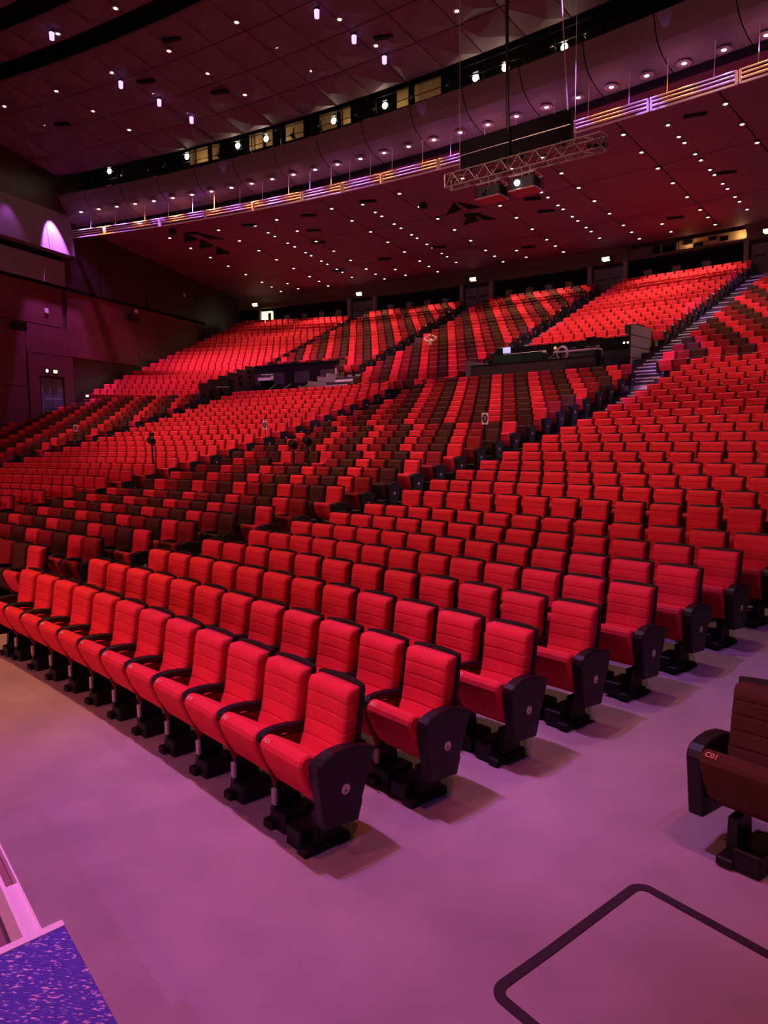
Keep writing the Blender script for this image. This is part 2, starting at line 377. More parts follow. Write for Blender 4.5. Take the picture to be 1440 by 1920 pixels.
PAN = [(.14, .195), (.40, .215), (.452, .60), (.438, .640), (.40, .668), (.32, .688), (.22, .690), (.10, .672), (-.01, .632), (.0, .60), (.105, .33), (.10, .31)]
FAB = [RED, DRED, BRN]; SIDE = [DRK, mat('maroon_side_fabric', (.10, .005, .01), .9, .1), mat('black_side_fabric', (.03, .01, .01), .9, .1)]
def pedestal_mb(x):
    b = MB(); b.prism([(.16, .05), (.40, .05), (.36, .30), (.20, .30)], x - .024, x + .024, STL)
    b.bbox(x - .05, x + .05, .12, .44, 0, .055, STL, .008); b.bbox(x - .16, x - .02, .14, .40, .0, .13, STL, .01)
    b.tube((x - .05, .44, .05), (x - .12, .48, .1), .006, STL, 5)
    return b
def support_mb(x, side):
    b = MB(); b.prism([(.20, .28), (.37, .28), (.43, .44), (.45, .61), (.12, .60), (.12, .42)], x - .016, x + .016, side, .004)
    return b
ME = {}
for c in range(3):
    ME['backrest', c] = back_mesh(FAB[c], True).mesh('backrest', True)
    ME['seat_cushion', c] = MB().prism(CUSH, -.232, .232, FAB[c], .014).mesh('seat_cushion', False)
    ME['armrest_support', c] = support_mb(S / 2, SIDE[c]).mesh('armrest_support')
for k in list(ME): 
    if k[0] == 'backrest':
        me = ME[k]
ME['back_shell'] = shell(MB(), True).mesh('back_shell')
ME['armrest'] = MB().prism(ARM, S / 2 - .034, S / 2 + .034, PLA, .012).mesh('armrest')
ME['pedestal'] = pedestal_mb(S / 2).mesh('pedestal')
ME['cable_box'] = MB().bbox(S / 2 - .045, S / 2 + .0, .375, .40, .16, .27, BOXM, .004).mesh('cable_box')
def panel_mb(sg):
    b = MB(); x0, x1 = (-S / 2 - .065, -S / 2 + .035) if sg < 0 else (S / 2 - .035, S / 2 + .065)
    b.prism(PAN, x0, x1, PLA, .010); return b
for sg in (-1, 1):
    ME['end_panel', sg] = panel_mb(sg).mesh('end_panel')
    x = sg * (S / 2 - (.12 if sg < 0 else .19))
    b = MB(); b.prism([(.15, .04), (.37, .04), (.35, .26), (.17, .26)], x - .03, x + .03, STL); b.bbox(x - .05, x + .05, .10, .46, 0, .05, STL, .008); b.bbox(min(x - sg * .04, x - sg * .20), max(x - sg * .04, x - sg * .20), .12, .44, 0, .13, STL, .01)
    ME['end_pedestal', sg] = b.mesh('pedestal')
    T = Matrix.Translation((sg * (S / 2 + .0655), .24, .435)) @ Matrix.Rotation(sg * pi / 2, 4, 'Y')
    ME['row_sticker', sg] = MB().lathe([(.0, 0), (.033, 0), (.033, .002), (0, .002)], STK, 20, T).mesh('row_sticker')
LET = 'ABCDEFGHJKLMNPQRSTUVWXYZ'
TXT = {}
def place_seat(r, th, z, c, right_end, left_end, label, group, number=None, letter=None, ncol=None):
    root = empty('theatre_seat', P(r, th, z), pi - th)
    tag(root, label, 'seat', group)
    link('backrest', ME['backrest', c], root); link('back_shell', ME['back_shell'], root)
    cu = link('seat_cushion', ME['seat_cushion', c], root)
    if left_end:
        link('end_panel', ME['end_panel', 1], root); link('pedestal', ME['end_pedestal', 1], root)
    else:
        link('armrest', ME['armrest'], root); link('armrest_support', ME['armrest_support', c], root)
        pd = link('pedestal', ME['pedestal'], root); link('cable_box', ME['cable_box'], pd)
    if right_end:
        ep = link('end_panel', ME['end_panel', -1], root); link('pedestal', ME['end_pedestal', -1], root)
        sk = link('row_sticker', ME['row_sticker', -1], ep)
        if letter:
            if ('L', letter) not in TXT:
                me = text_mesh(letter, .034, INK, .0006)
                me.transform(Matrix.Translation((-S / 2 - .0685, .24, .425)) @ Matrix.Rotation(-pi / 2, 4, 'Z') @ Matrix.Rotation(pi / 2, 4, 'X'))
                TXT['L', letter] = me
            link('row_letter', TXT['L', letter], ep)
    if number:
        me = TXT.get(number)
        if me is None:
            me = text_mesh(number, .040 if ncol is None else .046, ncol or WTXT, .0008)
            me.transform(Matrix.Translation((.165, .4850, .6600)) @ Matrix.Rotation(pi, 4, 'Z') @ Matrix.Rotation(radians(40), 4, 'X')); TXT[number] = me
        link('seat_number', me, cu)
    return root
# all seat places: block, row, count, position
seats = []   # (dist, r, th, z, colour, right_end, left_end, block, row, k_from_right)
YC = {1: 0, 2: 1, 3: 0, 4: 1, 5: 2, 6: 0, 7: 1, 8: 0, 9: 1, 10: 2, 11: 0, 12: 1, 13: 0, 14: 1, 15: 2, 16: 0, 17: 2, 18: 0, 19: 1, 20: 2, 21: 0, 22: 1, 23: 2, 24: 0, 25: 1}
def row(block, i, tl, tr, rear, colf, anchor='R', n=None, skip=None):
    r = rr(i) if rear else rf(i); n = n or int(round((tr - tl) * r / S))
    for k in range(n):                       # k counts from the right end
        if anchor == 'R': th = tr - (k + .5) * S / r
        elif anchor == 'F': th = tr - (k + .5) * (tr - tl) / n
        else: th = tl + (n - k - .5) * S / r
        if skip and skip(th): continue
        z = zr(i, th, block == 'U') if rear else zf(i)
        p = P(r, th, z + .8)
        if not inframe(p, 130): continue
        seats.append(((p - Vector((0, 0, H))).length, r, th, z, colf(k, n) % 3, k == 0, k == n - 1, block, i, k, inframe(p, 12)))
allred = lambda k, n: 0
for i in range(26): row('X', i, .75664, .85333 + .00043 * i, False, allred, 'F', 12 if i < 3 else None)
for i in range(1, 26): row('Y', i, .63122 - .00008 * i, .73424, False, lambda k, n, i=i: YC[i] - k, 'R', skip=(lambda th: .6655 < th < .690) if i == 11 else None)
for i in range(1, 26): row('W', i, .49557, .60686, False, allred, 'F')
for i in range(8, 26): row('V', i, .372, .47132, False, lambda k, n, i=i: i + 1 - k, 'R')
for i in range(2, 3): row('F', i, .8760, .889, False, lambda k, n: 2, 'L', 2)
for i in range(1, 21):
    row('U', i, .3687, .46589 - .00023 * i - (.0 if i > 6 else .004), True, allred, 'F')
    row('M1', i, .4773, .55486 - .00029 * i, True, lambda k, n, i=i: i + 2 - k, 'R', skip=(lambda th, i=i: th < (.5385 if i > 4 else 9)) if i <= 6 else None)
    row('M2', i, .57114 - .00026 * i, .63929, True, lambda k, n, i=i: i + 2 - k, 'R')
    if i > 5: row('T', i, .65592 - .0001 * i, .72364, True, allred, 'F')
    row('Z', i, .74014, .86, True, lambda k, n, i=i: i - 1 + (n - 1 - k), 'L')
seats.sort(key=lambda s: s[0])
CN = ['bright red', 'dull dark red', 'blackish brown']
BN = {'X': 'near block right of the numbered sign three', 'Y': 'middle mixed-colour block', 'W': 'all-red block behind the mixed one', 'F': 'block at the right frame edge'}
near = [s for s in seats if s[10] or s[7] == 'F'][:300]; nearset = set(id(s) for s in near)
for s in near:
    d, r, th, z, c, re, le, blk, i, k, _ = s
    number = letter = None; ncol = None
    if blk == 'X':
        letter = LET[i]; number = '%s%02d' % (LET[i], 23 - 2 * k) if i < 5 and k < 12 else None
        lab = '%s seat, %s from the wide aisle, %s row of the big all-red near block' % (CN[c], ORD[k], ORD[i])
        grp = 'red seats of the near block'
    elif blk == 'Y':
        lab = '%s seat, %s from its aisle end, %s visible row of the mixed-colour block' % (CN[c], ORD[k], ORD[i - 1]); grp = 'seats of the mixed-colour middle block'; letter = LET[i]
    elif blk == 'W':
        lab = '%s seat, %s from its aisle end, row %s of the far-left all-red block' % (CN[c], ORD[k], LET[i]); grp = 'seats of the all-red left block'
    elif blk == 'F':
        number = 'C01' if le else 'C03'; ncol = OTXT
        lab = 'lone dark maroon seat C01 at the right edge beside the aisle' if le else 'dark maroon seat next to seat C01, mostly outside the frame'; grp = 'dark seats of the right block'; c = 2
    else:
        lab = '%s seat, %s from the end of row %d in block %s' % (CN[c], ORD[min(k, 25)], i, blk); grp = 'other seats'
    place_seat(r, th, z, c, re and blk != 'F', le, lab, grp, number, letter, ncol)
# remaining seats joined into one mesh
def lowseat(c, re, le):
    b = back_mesh(FAB[c], False); shell(b, False)
    b.prism(CUSH_L, -.232, .232, FAB[c])
    arm = [(.03, .58), (.03, .625), (.25, .684), (.44, .682), (.490, .63), (.42, .615)]
    pan = [(.14, .195), (.40, .215), (.452, .60), (.40, .668), (.22, .690), (-.01, .632), (.105, .33)]
    if le: b.prism(pan, S / 2 - .035, S / 2 + .065, PLA)
    else:
        b.prism(arm, S / 2 - .034, S / 2 + .034, PLA); b.box(S / 2 - .02, S / 2 + .02, .14, .42, 0, .6, SIDE[c])
    if re:
        b.prism(pan, -S / 2 - .065, -S / 2 + .035, PLA); b.box(-S / 2 - .03, -S / 2 + .03, .15, .37, 0, .25, STL)
        T = Matrix.Translation((-S / 2 - .0655, .24, .435)) @ Matrix.Rotation(-pi / 2, 4, 'Y'); b.lathe([(.0, 0), (.033, 0), (.033, .002), (0, .002)], STK, 8, T)
    return b
import numpy as np
LOW = {}
allm = FAB + SIDE + [PLA, STL, STK]; V = []; F = []; MI = []; off = 0
for s in seats:
    if id(s) in nearset: continue
    d, r, th, z, c, re, le, blk, i, k, _ = s
    key = (c, re, le)
    if key not in LOW:
        t = lowseat(*key); LOW[key] = (np.array([tuple(v) for v in t.v]), t.f, [allm.index(t.mats[m]) for m in t.m])
    tv, tf, tm = LOW[key]; a = pi - th; ca, sa = cos(a), sin(a); p = P(r, th, z)
    V.append(np.stack([tv[:, 0] * ca - tv[:, 1] * sa + p.x, tv[:, 0] * sa + tv[:, 1] * ca + p.y, tv[:, 2] + p.z], 1))
    F += [tuple(q + off for q in f) for f in tf]; MI += tm; off += len(tv)
me = bpy.data.meshes.new('distant_theatre_seats'); me.from_pydata(np.concatenate(V).tolist(), [], F)
for m in allm: me.materials.append(m)
me.polygons.foreach_set('material_index', MI); me.update()
tag(link('distant_theatre_seats', me), 'all farther red, dark red and brown seats rising in curved rows to the back wall', 'seats', kind='stuff')
print('seats', len(seats), 'near', len(near), 'far verts', off, 'farthest near', near[-1][0])

STL2 = mat('booth_front_paint', (.05, .035, .04), .6, .3)
# ------------------------------------------------------------------ left wall
THW = .356
def Wl(r, z, d=0):       # point on the left wall; d = distance out of the wall into the hall
    p = P(r, THW, z); return p + Vector((cos(THW), -sin(THW), 0)) * d
def wpanel(b, ra, rb, z0, z1, d0, d1, m, dt=None):   # box on wall from depth d0 to d1 (dt = depth at top)
    dt = d1 if dt is None else dt
    vs = [Wl(ra, z0, d0), Wl(rb, z0, d0), Wl(rb, z1, d0), Wl(ra, z1, d0), Wl(ra, z0, d1), Wl(rb, z0, d1), Wl(rb, z1, dt), Wl(ra, z1, dt)]
    return b.add(vs, [(0, 3, 2, 1), (4, 5, 6, 7), (0, 1, 5, 4), (1, 2, 6, 5), (2, 3, 7, 6), (3, 0, 4, 7)], m)
WALL = struct(wpanel(MB(), 60, 110, -.2, 21, -.4, -.02, WALLD).obj('wall_left'))
for ra, rb, z0, z1 in ((74, 80, 0, 5.85), (80.05, 86.3, 0, 5.85), (74, 80, 5.9, 11.85), (80.05, 89.2, 9.55, 11.85), (80.05, 86.3, 5.9, 9.5), (89.6, 96, 7.9, 11.85), (86.35, 89.55, 7.85, 9.5), (96.05, 102, 8.4, 11.85), (102.05, 108, 10, 11.85)):
    wpanel(MB(), ra, rb, z0, z1, -.02, .05, WALLR).obj('wall_panel', WALL)
# pale door surround, exit door, signs
wpanel(MB(), 86.35, 87.1, 3.5, 7.8, -.02, .12, WALLR).obj('wall_panel', WALL); wpanel(MB(), 89.0, 89.75, 3.9, 7.8, -.02, .12, WALLR).obj('wall_panel', WALL); wpanel(MB(), 87.1, 89.0, 6.58, 7.8, -.02, .12, WALLR).obj('wall_panel', WALL)
b = MB(); wpanel(b, 87.15, 88.95, 4.0, 6.54, -.02, .03, STL); dr = struct(b.obj('door_1'))
for ra, rb in ((87.22, 88.03), (88.07, 88.88)): wpanel(MB(), ra, rb, 4.1, 6.46, .03, .055, DOORM).obj('door_leaf', dr)
MB().tube(Wl(87.4, 5.25, .13), Wl(88.7, 5.25, .13), .025, ALU).obj('push_bar', dr)
for x in (87.55, 87.9, 88.2, 88.5): wpanel(MB(), x - .09, x + .09, 6.0, 6.1, .055, .06, PIL).obj('door_notice', dr)
for k, (ra, rb) in enumerate(((87.52, 87.82), (88.08, 88.48))):
    b = MB(); wpanel(b, ra, rb, 6.72, 7.02, .12, .17, STL); s_ = b.obj('exit_sign'); tag(s_, ['small lit round sign, left one above the left wall exit door', 'lit yellow exit sign, right one above the left wall exit door'][k], 'sign', 'signs above the exit door')
    b = MB()
    if k == 0: b.lathe([(0, 0), (.10, 0), (.10, .01), (0, .01)], E_S, 14, Matrix.Translation(Wl((ra + rb) / 2 - .04, 6.87, .171)) @ Matrix.Rotation(pi / 2 - THW, 4, 'Z') @ Matrix.Rotation(0, 4, 'X') @ Matrix.Rotation(pi / 2, 4, 'Y') if False else Matrix.Translation(Wl((ra + rb) / 2 - .04, 6.87, .171)) @ Matrix.Rotation(-THW, 4, 'Z') @ Matrix.Rotation(pi / 2, 4, 'Y'))
    else: wpanel(b, ra + .03, rb - .08, 6.78, 6.96, .171, .176, E_S); wpanel(b, rb - .1, rb - .05, 6.86, 6.92, .171, .176, E_S)
    b.obj('lit_face', s_)
# ledge line, painted shade band and the upper stepped panels
wpanel(MB(), 70, 104, 11.86, 12.0, -.02, .16, BLK).obj('ledge_and_shade_band', WALL)
wpanel(MB(), 74, 83, 12.0, 13.45, -.02, .25, WALLP).obj('wall_panel', WALL); wpanel(MB(), 83.04, 89.35, 12.0, 13.4, -.02, .25, WALLP).obj('wall_panel', WALL)
wpanel(MB(), 74, 89.4, 13.45, 13.8, -.02, .02, BLK).obj('ledge_and_shade_band', WALL)  # black band paints the shadow below the overhanging upper panels
for ra, rb in ((74, 80), (80.04, 87.9), (87.94, 89.9)):
    wpanel(MB(), ra, rb, 13.82, 16.2, -.02, .62, WALLP, .35).obj('wall_panel', WALL)
wpanel(MB(), 60, 92, 16.2, 17.3, -.02, .3, WALLD).obj('wall_panel', WALL)
for ra, rb, z0, z1, d in ((89.4, 92.5, 12.02, 13.9, .12), (92.6, 97, 12.02, 14.6, .1), (97.1, 103, 12.02, 14.5, .16), (103.1, 109, 10, 14.5, .1)):
    wpanel(MB(), ra, rb, z0, z1, -.02, d, WALLD, .02).obj('wall_panel', WALL)
for ra, z, l in ((85.2, 9.15, 'black wall speaker nearest the left frame edge'), (94.7, 11.05, 'black wall speaker just under the dark ledge of the left wall')):
    b = MB(); wpanel(b, ra, ra + .8, z - .22, z + .22, .25, .55, STL); o = b.obj('wall_speaker'); tag(o, l, 'speaker', 'wall speakers')
    wpanel(MB(), ra + .05, ra + .75, z - .18, z + .18, .55, .57, PLA).obj('grille', o); wpanel(MB(), ra + .35, ra + .45, z - .05, z + .05, .05, .25, STL).obj('bracket', o)
for ra, z, l in ((87.95, 10.37, 'small white square plate on the maroon wall above the exit door'), (95.9, 11.6, 'small white plate beside the upper black wall speaker'), (101.5, 13.7, 'small white plate high on the dark rear part of the left wall')):
    b = MB(); wpanel(b, ra - .12, ra + .12, z - .13, z + .13, .05, .1, WPNT); o = b.obj('wall_plate'); tag(o, l, 'plate', 'small wall plates'); wpanel(MB(), ra - .08, ra + .08, z - .09, z + .09, .1, .105, STK).obj('cover', o)
for k, i in enumerate((1, 2, 3, 4, 5, 9, 10, 11, 14, 15, 16)):
    th = .3665; p = P(rr(i) - .35, th, zr(i, th, True))
    b = MB(); b.bbox(-.12, .12, -.04, .04, 0, .62, STL, .01); o = b.obj('step_light', None, False, p, pi - th)
    tag(o, 'small glowing step light at the wall end of row %s of the upper left block' % ORD[i - 1], 'light', 'step lights along the left wall')
    MB().box(-.10, .10, .04, .05, .50, .60, E_W).obj('lens', o)
    
# ------------------------------------------------------------------ back wall
b = MB(); b.rev([(109.4, 10.5), (109.4, 13.82)], TL, TR_, BLK, 60); WB = struct(b.obj('wall_back'))
b = MB(); b.rev([(109.4, 13.78), (109.15, 13.8), (109.2, 14.2), (108.7, 14.66)], TL, .652, CORN, 50); b.rev([(109.4, 13.78), (109.15, 13.8), (109.2, 14.0)], .652, .716, CORN, 6); b.rev([(109.4, 13.78), (109.15, 13.8), (109.2, 14.2), (108.7, 14.66)], .716, TR_, CORN, 40); b.obj('cornice', WB)
for th in (.40, .415, .43, .444, .487, .502, .516, .530, .576, .590, .603, .616, .664, .680, .696, .752, .77, .79):
    MB().arcbox(109.1, 109.35, th - .0022, th + .0022, 11.2, 13.05, PIL, None, 1).obj('pilaster', WB)
for ta, tb, l in ((.455, .476, 'leftmost'), (.5435, .565, 'second'), (.6305, .652, 'third'), (.717, .738, 'rightmost')):
    d = struct(MB().arcbox(109.05, 109.35, ta, tb, 11.3, 13.72, STL, None, 1).obj('door_%d' % (2 + [.455, .5435, .6305, .717].index(ta))))
    m_ = (ta + tb) / 2
    for a, c in ((ta + .0022, m_ - .0002), (m_ + .0002, tb - .0022)):
        lf = MB().arcbox(108.98, 109.04, a, c, 11.35, 13.5, DOORM, None, 1).obj('door_leaf', d)
        for q_ in range(3):
            t0 = a + (c - a) * (.2 + .22 * q_); MB().arcbox(108.96, 108.975, t0, t0 + (c - a) * .14, 12.75, 12.9, STL, None, 1).obj('vision_panel', lf)
    for t in (ta, tb): MB().arcbox(108.7, 109.1, t - .0012, t + .0012, 11.3, 13.74, PIL, None, 1).obj('door_post', d)
for t, l in ((.376, 'exit sign above the lit doorway, far left of the back wall'), (.4655, 'exit sign, second from the left along the back wall'), (.5535, 'exit sign, third from the left along the back wall'), (.6415, 'exit sign, fourth from the left along the back wall'), (.728, 'exit sign near the right frame edge on the back wall')):
    o = MB().arcbox(108.35, 108.45, t - .0026, t + .0026, 13.8, 14.12, STL, None, 1).obj('exit_sign'); tag(o, l, 'sign', 'exit signs along the back wall')
    b = MB(); b.arcbox(108.33, 108.345, t - .0022, t + .0022, 13.9, 14.09, E_S, None, 1); b.arcbox(108.33, 108.345, t - .0014, t + .0026, 13.82, 13.88, E_S, None, 1); b.obj('lit_face', o)
# lit open doorway
o = struct(MB().arcbox(109.1, 109.38, .3775, .3865, 11.9, 13.5, E_D, None, 1).obj('door_6'))
MB().arcbox(108.95, 109.1, .3765, .3777, 11.6, 13.6, PIL, None, 1).obj('door_post', o); MB().arcbox(108.9, 108.96, .3845, .3868, 11.6, 13.3, STL, None, 1).obj('door_leaf', o)
# projection room windows above the right of the back wall
pr = struct(MB().arcbox(109.9, 110.0, .652, .718, 13.6, 15.2, CORN, None, 4).obj('wall_projection_room'))
MB().arcbox(109.0, 109.12, .652, .718, 13.78, 13.9, CORN, None, 4).obj('sill', pr); MB().arcbox(109.3, 109.5, .6525, .666, 13.9, 14.5, CORN, None, 2).obj('infill_panel', pr)
for t0, t1, z0, z1 in ((.666, .6705, 13.9, 14.45), (.6715, .679, 13.88, 14.45), (.683, .687, 14.3, 14.55), (.688, .693, 14.05, 14.3), (.696, .700, 14.3, 14.5), (.702, .706, 14.15, 14.4)):
    MB().arcbox(109.4, 109.5, t0, t1, z0, z1, BLK, None, 1).obj('projection_port', pr)
MB().arcbox(109.55, 109.6, .680, .716, 13.9, 14.6, BEIGE, None, 4).obj('rear_panel', pr)
for t in (.6710, .6795): MB().arcbox(109.2, 109.4, t - .0004, t + .0004, 13.85, 14.5, PIL, None, 1).obj('mullion', pr)
point(P(109.2, .713, 14.25), (1, .6, .3), 14, .1); point(P(109.2, .686, 14.2), (1, .6, .3), 6, .1)
point(P(108.6, .381, 12.8), (1, .8, .5), 8, .1)

# ------------------------------------------------------------------ lower ceiling
LC = struct(MB().rev([(92.4, czl(92.4) + .25), (109.6, czl(109.6) + .25)], .34, 1.0, BLK, 50).obj('ceiling_lower'))
seams = [.357 + .0435 * k for k in range(0, 13)]; rsn = [92.5, 98.2, 104.0, 108.9]
def facet(b, ra, rb, ta, tb, zfun, m, h=.0, thick=.12, style=0):
    g = .00028; gr = .03
    A = [P(ra + gr, ta + g, zfun(ra)), P(rb - gr, ta + g, zfun(rb)), P(rb - gr, tb - g, zfun(rb)), P(ra + gr, tb - g, zfun(ra))]
    rc = ra + (rb - ra) * (.35 if style else .62); tc_ = ta + (tb - ta) * (.30 if style else .68)
    C = P(rc, tc_, zfun(rc) - h); U = [a + Vector((0, 0, thick)) for a in A]
    b.add(A + [C] + U, [(0, 1, 4), (1, 2, 4), (2, 3, 4), (3, 0, 4), (0, 5, 6, 1), (1, 6, 7, 2), (2, 7, 8, 3), (3, 8, 5, 0)], m)
    return b
for a, c in zip(seams[:-1], seams[1:]):
    for k in range(3):
        facet(MB(), rsn[k], rsn[k + 1], a, c, czl, CEIL, .05).obj('ceiling_panel', LC)
def vent(r, th, ang, L=.9, cz=czl):
    b = MB(); b.box(-L / 2, L / 2, -.13, .13, -.02, .05, BLK)
    for k in range(4): b.box(-L / 2, L / 2, -.10 + .06 * k, -.085 + .06 * k, -.035, -.02, STL)
    return b.obj('ceiling_vent', None, False, P(r, th, cz(r) - .07), pi - th + ang)
vl = [(94.0, .424), (94.2, .468), (94.4, .512), (94.2, .556), (94.5, .640), (94.5, .690), (94.3, .735), (98.4, .637), (98.8, .598), (100.7, .728), (100.4, .618 + .018), (102.8, .555), (103.4, .512), (104.4, .470), (105.6, .603), (105.3, .690), (98.6, .470 + .02), (96.6, .5)]
vl.sort(key=lambda v: v[1])
for k, (r, th) in enumerate(vl):
    o = vent(r, th, .35); tag(o, 'dark slotted air vent in the lower ceiling, %s from the left' % ORD[k], 'vent', 'air vents of the lower ceiling')
def tri(pts, label):
    b = MB(); vs = [P(r, t, czl(r) - .07) for r, t in pts]; up = [v + Vector((0, 0, .09)) for v in vs]
    b.add(vs + up, [(0, 1, 2), (0, 3, 4, 1), (1, 4, 5, 2), (2, 5, 3, 0)], BLK); o = b.obj('triangular_ceiling_recess'); tag(o, label, 'ceiling recess', 'triangular dark ceiling recesses')
tri([(96.6, .598), (98.1, .585), (97.8, .596)], 'dark triangular recess in the ceiling below the truss, upper left one'); tri([(98.4, .598), (100.0, .586), (99.8, .597)], 'dark triangular recess in the ceiling below the truss, lower left one')
tri([(96.7, .5995), (98.0, .607), (97.9, .6)], 'dark triangular recess in the ceiling below the truss, upper right one'); tri([(98.7, .600), (100.1, .607), (99.8, .6)], 'dark triangular recess in the ceiling below the truss, lower right one')
for k, (r0, t0) in enumerate(((93.6, .420), (95.0, .4215), (96.6, .4225))):
    tri([(r0, t0), (r0 + 1.5, t0 - .013), (r0 + 1.5, t0 - .001)], 'dark triangular recess in the far left ceiling, %s of a line of three' % ['first', 'second', 'third'][k])
tri([(93.8, .426), (95.6, .436), (95.2, .427)], 'dark triangular recess in the far left ceiling, right of the line of three')

# lamp prototypes
def lamp_proto(name, glow, R=.085, halo=.14):
    root = empty(name)
    MB().lathe([(R * .98, -.02), (halo, -.035), (halo, .01), (R * .98, .01)], LAMPB, 14).obj('trim_ring', root)
    MB().lathe([(0, -.03), (R * .8, -.03), (R, -.005), (0, -.005)], glow, 12).obj('bulb', root); return root
protos = {'w': lamp_proto('ceiling_downlight', E_W, .085), 'b': lamp_proto('aisle_downlight', E_B, .075), 'a': lamp_proto('fascia_downlight', E_A, .10, .26), 'c': lamp_proto('fascia_downlight', E_B, .10, .26)}
used = {}
def lamp(kind, loc, label, cat, group):
    if kind not in used: o = protos[kind]; used[kind] = 1
    else: o = copy_tree(protos[kind])
    o.location = loc; tag(o, label, cat, group); return o
cols = [.4035, .444, .490, .531, .578, .618, .6635, .704, .748, .79]
rws = [94.1, 96.2, 98.3, 100.4, 102.6, 104.8, 106.2, 107.6]
for ci, th in enumerate(cols):
    for ri, r in enumerate(rws):
        lamp('w', P(r, th, czl(r) - .06), 'warm ceiling downlight over the rear seats, %s in radial line %s from the left wall' % (ORD[ri], ORD[ci]), 'downlight', 'warm downlights of the lower ceiling')
for ci, th in enumerate((.4195, .5075, .5945, .6815)):
    for ri, r in enumerate((105.8, 107.4)):
        lamp('w', P(r, th, czl(r) - .06), 'warm downlight of the %s short pair near the back wall, %s one' % (ORD[ci], ['front', 'rear'][ri]), 'downlight', 'warm downlights of the lower ceiling')
for ci, th in enumerate((.471, .551, .645, .723)):
    for ri, r in enumerate((94.4, 95.7, 96.4, 97.8, 98.6, 99.9, 100.6, 101.9, 102.7, 104.0, 104.8, 106.2)):
        lamp('b', P(r, th, czl(r) - .06), 'cool white downlight over rear aisle %s, %s from the fascia' % (ORD[ci], ORD[ri]), 'downlight', 'cool aisle downlights')
# fascia: taupe front, curved soffit with lamps, dark lip
FT = [.342 + .0149 * k for k in range(-1, 33)]
FA_ = struct(MB().rev([(90.3, 16.5), (89.9, 17.2)], .30, .86, BLK, 40).obj('trim_1'))
for k in range(0, 34, 2):
    a = .342 + .0149 * (k - 1.4); c = a + .0298; g = .00022
    MB().rev([(89.55, 17.28), (89.12, 17.22), (89.30, 16.75), (89.55, 16.42), (89.95, 16.18), (90.45, 16.03), (91.05, 15.95), (91.1, 15.9)], a + g, c - g, FASC, 3).obj('fascia_panel', FA_)
MB().rev([(91.05, 16.2), (91.05, 15.72), (91.25, 15.70), (91.25, 16.1)], .33, .86, BLK, 40).obj('fascia_lip', FA_)
MB().rev([(91.2, 15.95), (92.6, 15.9)], .33, .86, CEIL, 40).obj('soffit_strip', FA_)
for k in range(30):
    th = .342 + .0149 * k; white = k % 2 == 0
    rl_ = min(90.7, max(89.7, 90.25 + 2.6 * (th - .6))); zl_ = 16.18 - .30 * (rl_ - 89.95) if rl_ > 89.95 else 16.18 - .6 * (rl_ - 89.95)
    lamp('c' if white else 'a', P(rl_, th, zl_ - .02), '%s fascia downlight, %s in the curved line from the left wall' % ('cool white' if white else 'amber', ORD[k] if k < 26 else 'twenty-%s' % ['seventh', 'eighth', 'ninth', 'tenth or last'][k - 26]), 'downlight', 'fascia downlights')
    spot(P(rl_ - .05, th, zl_ - .08), P(90.2, th, 15), (.42, .13, 1) if white else (1, .28, .05), 1100, 70, .8, .04)
    if k % 2: spot(P(90.0, th, 15.2), P(90.5, th, 16.1), (.72, .22, .85), 14, 130, 1, .05)  # upward spots added to tint the soffit violet, no fixtures there
# suspended light rails
jn = [.3425, .3865, .4322, .4684, .5052, .5409, .5685, .5939, .6286, .664, .6994, .7329, .7667, .80]
seg = [(a + .0005, c - .0005) for a, c in zip(jn[:-1], jn[1:])]
tz = lambda t: -1.5 * (t - .56)
for k, (a, c) in enumerate(seg):
    rt = empty('suspended_pipe_rail', P(90.2, (a + c) / 2, 14.8 + tz(a))); inv = Matrix.Translation(-Vector(rt.location))
    def rel(b):
        b.v = [tuple(Vector(v) - Vector(rt.location)) for v in b.v]; return b
    for z, rd, q_ in ((15.12, 90.05, .030), (15.02, 90.12, .030), (14.91, 90.2, .036), (14.76, 90.2, .042)):
        pts = [P(rd, a + (c - a) * j / 4, z + tz(a + (c - a) * j / 4)) for j in range(5)]; rel(MB().path(pts, q_, PIPE, 6)).obj('pipe', rt)
    for t in (a + .0002, c - .0002): rel(MB().tube(P(90.15, t, 14.72 + tz(t)), P(90.1, t, 15.15 + tz(t)), .045, PIPE, 6)).obj('end_bracket', rt)
    for t in (a + (c - a) * .2, a + (c - a) * .75): rel(MB().tube(P(90.1, t, 15.1 + tz(t)), P(90.15, t, 16.12), .014, PIPE, 5)).obj('hanger', rt)
    tag(rt, 'white pipe rail hanging below the fascia, %s segment from the left wall' % ORD[k], 'rail', 'pipe rails below the fascia')
for t in (.492, .626, .7425): spot(P(89.1, t, 16.30), P(89.25, t, 17.3), VIO, 7, 42, .6, .01)
# wall grazing violet lamp by the left end of the fascia
spot(P(88.2, .3690, 16.7), P(88.45, .3600, 12), (.60, .20, 1), 9000, 44, .5, .05)
spot(P(85.2, .3700, 16.4), P(85.2, .36, 13.2), (.60, .15, .9), 220, 60, .9, .1)
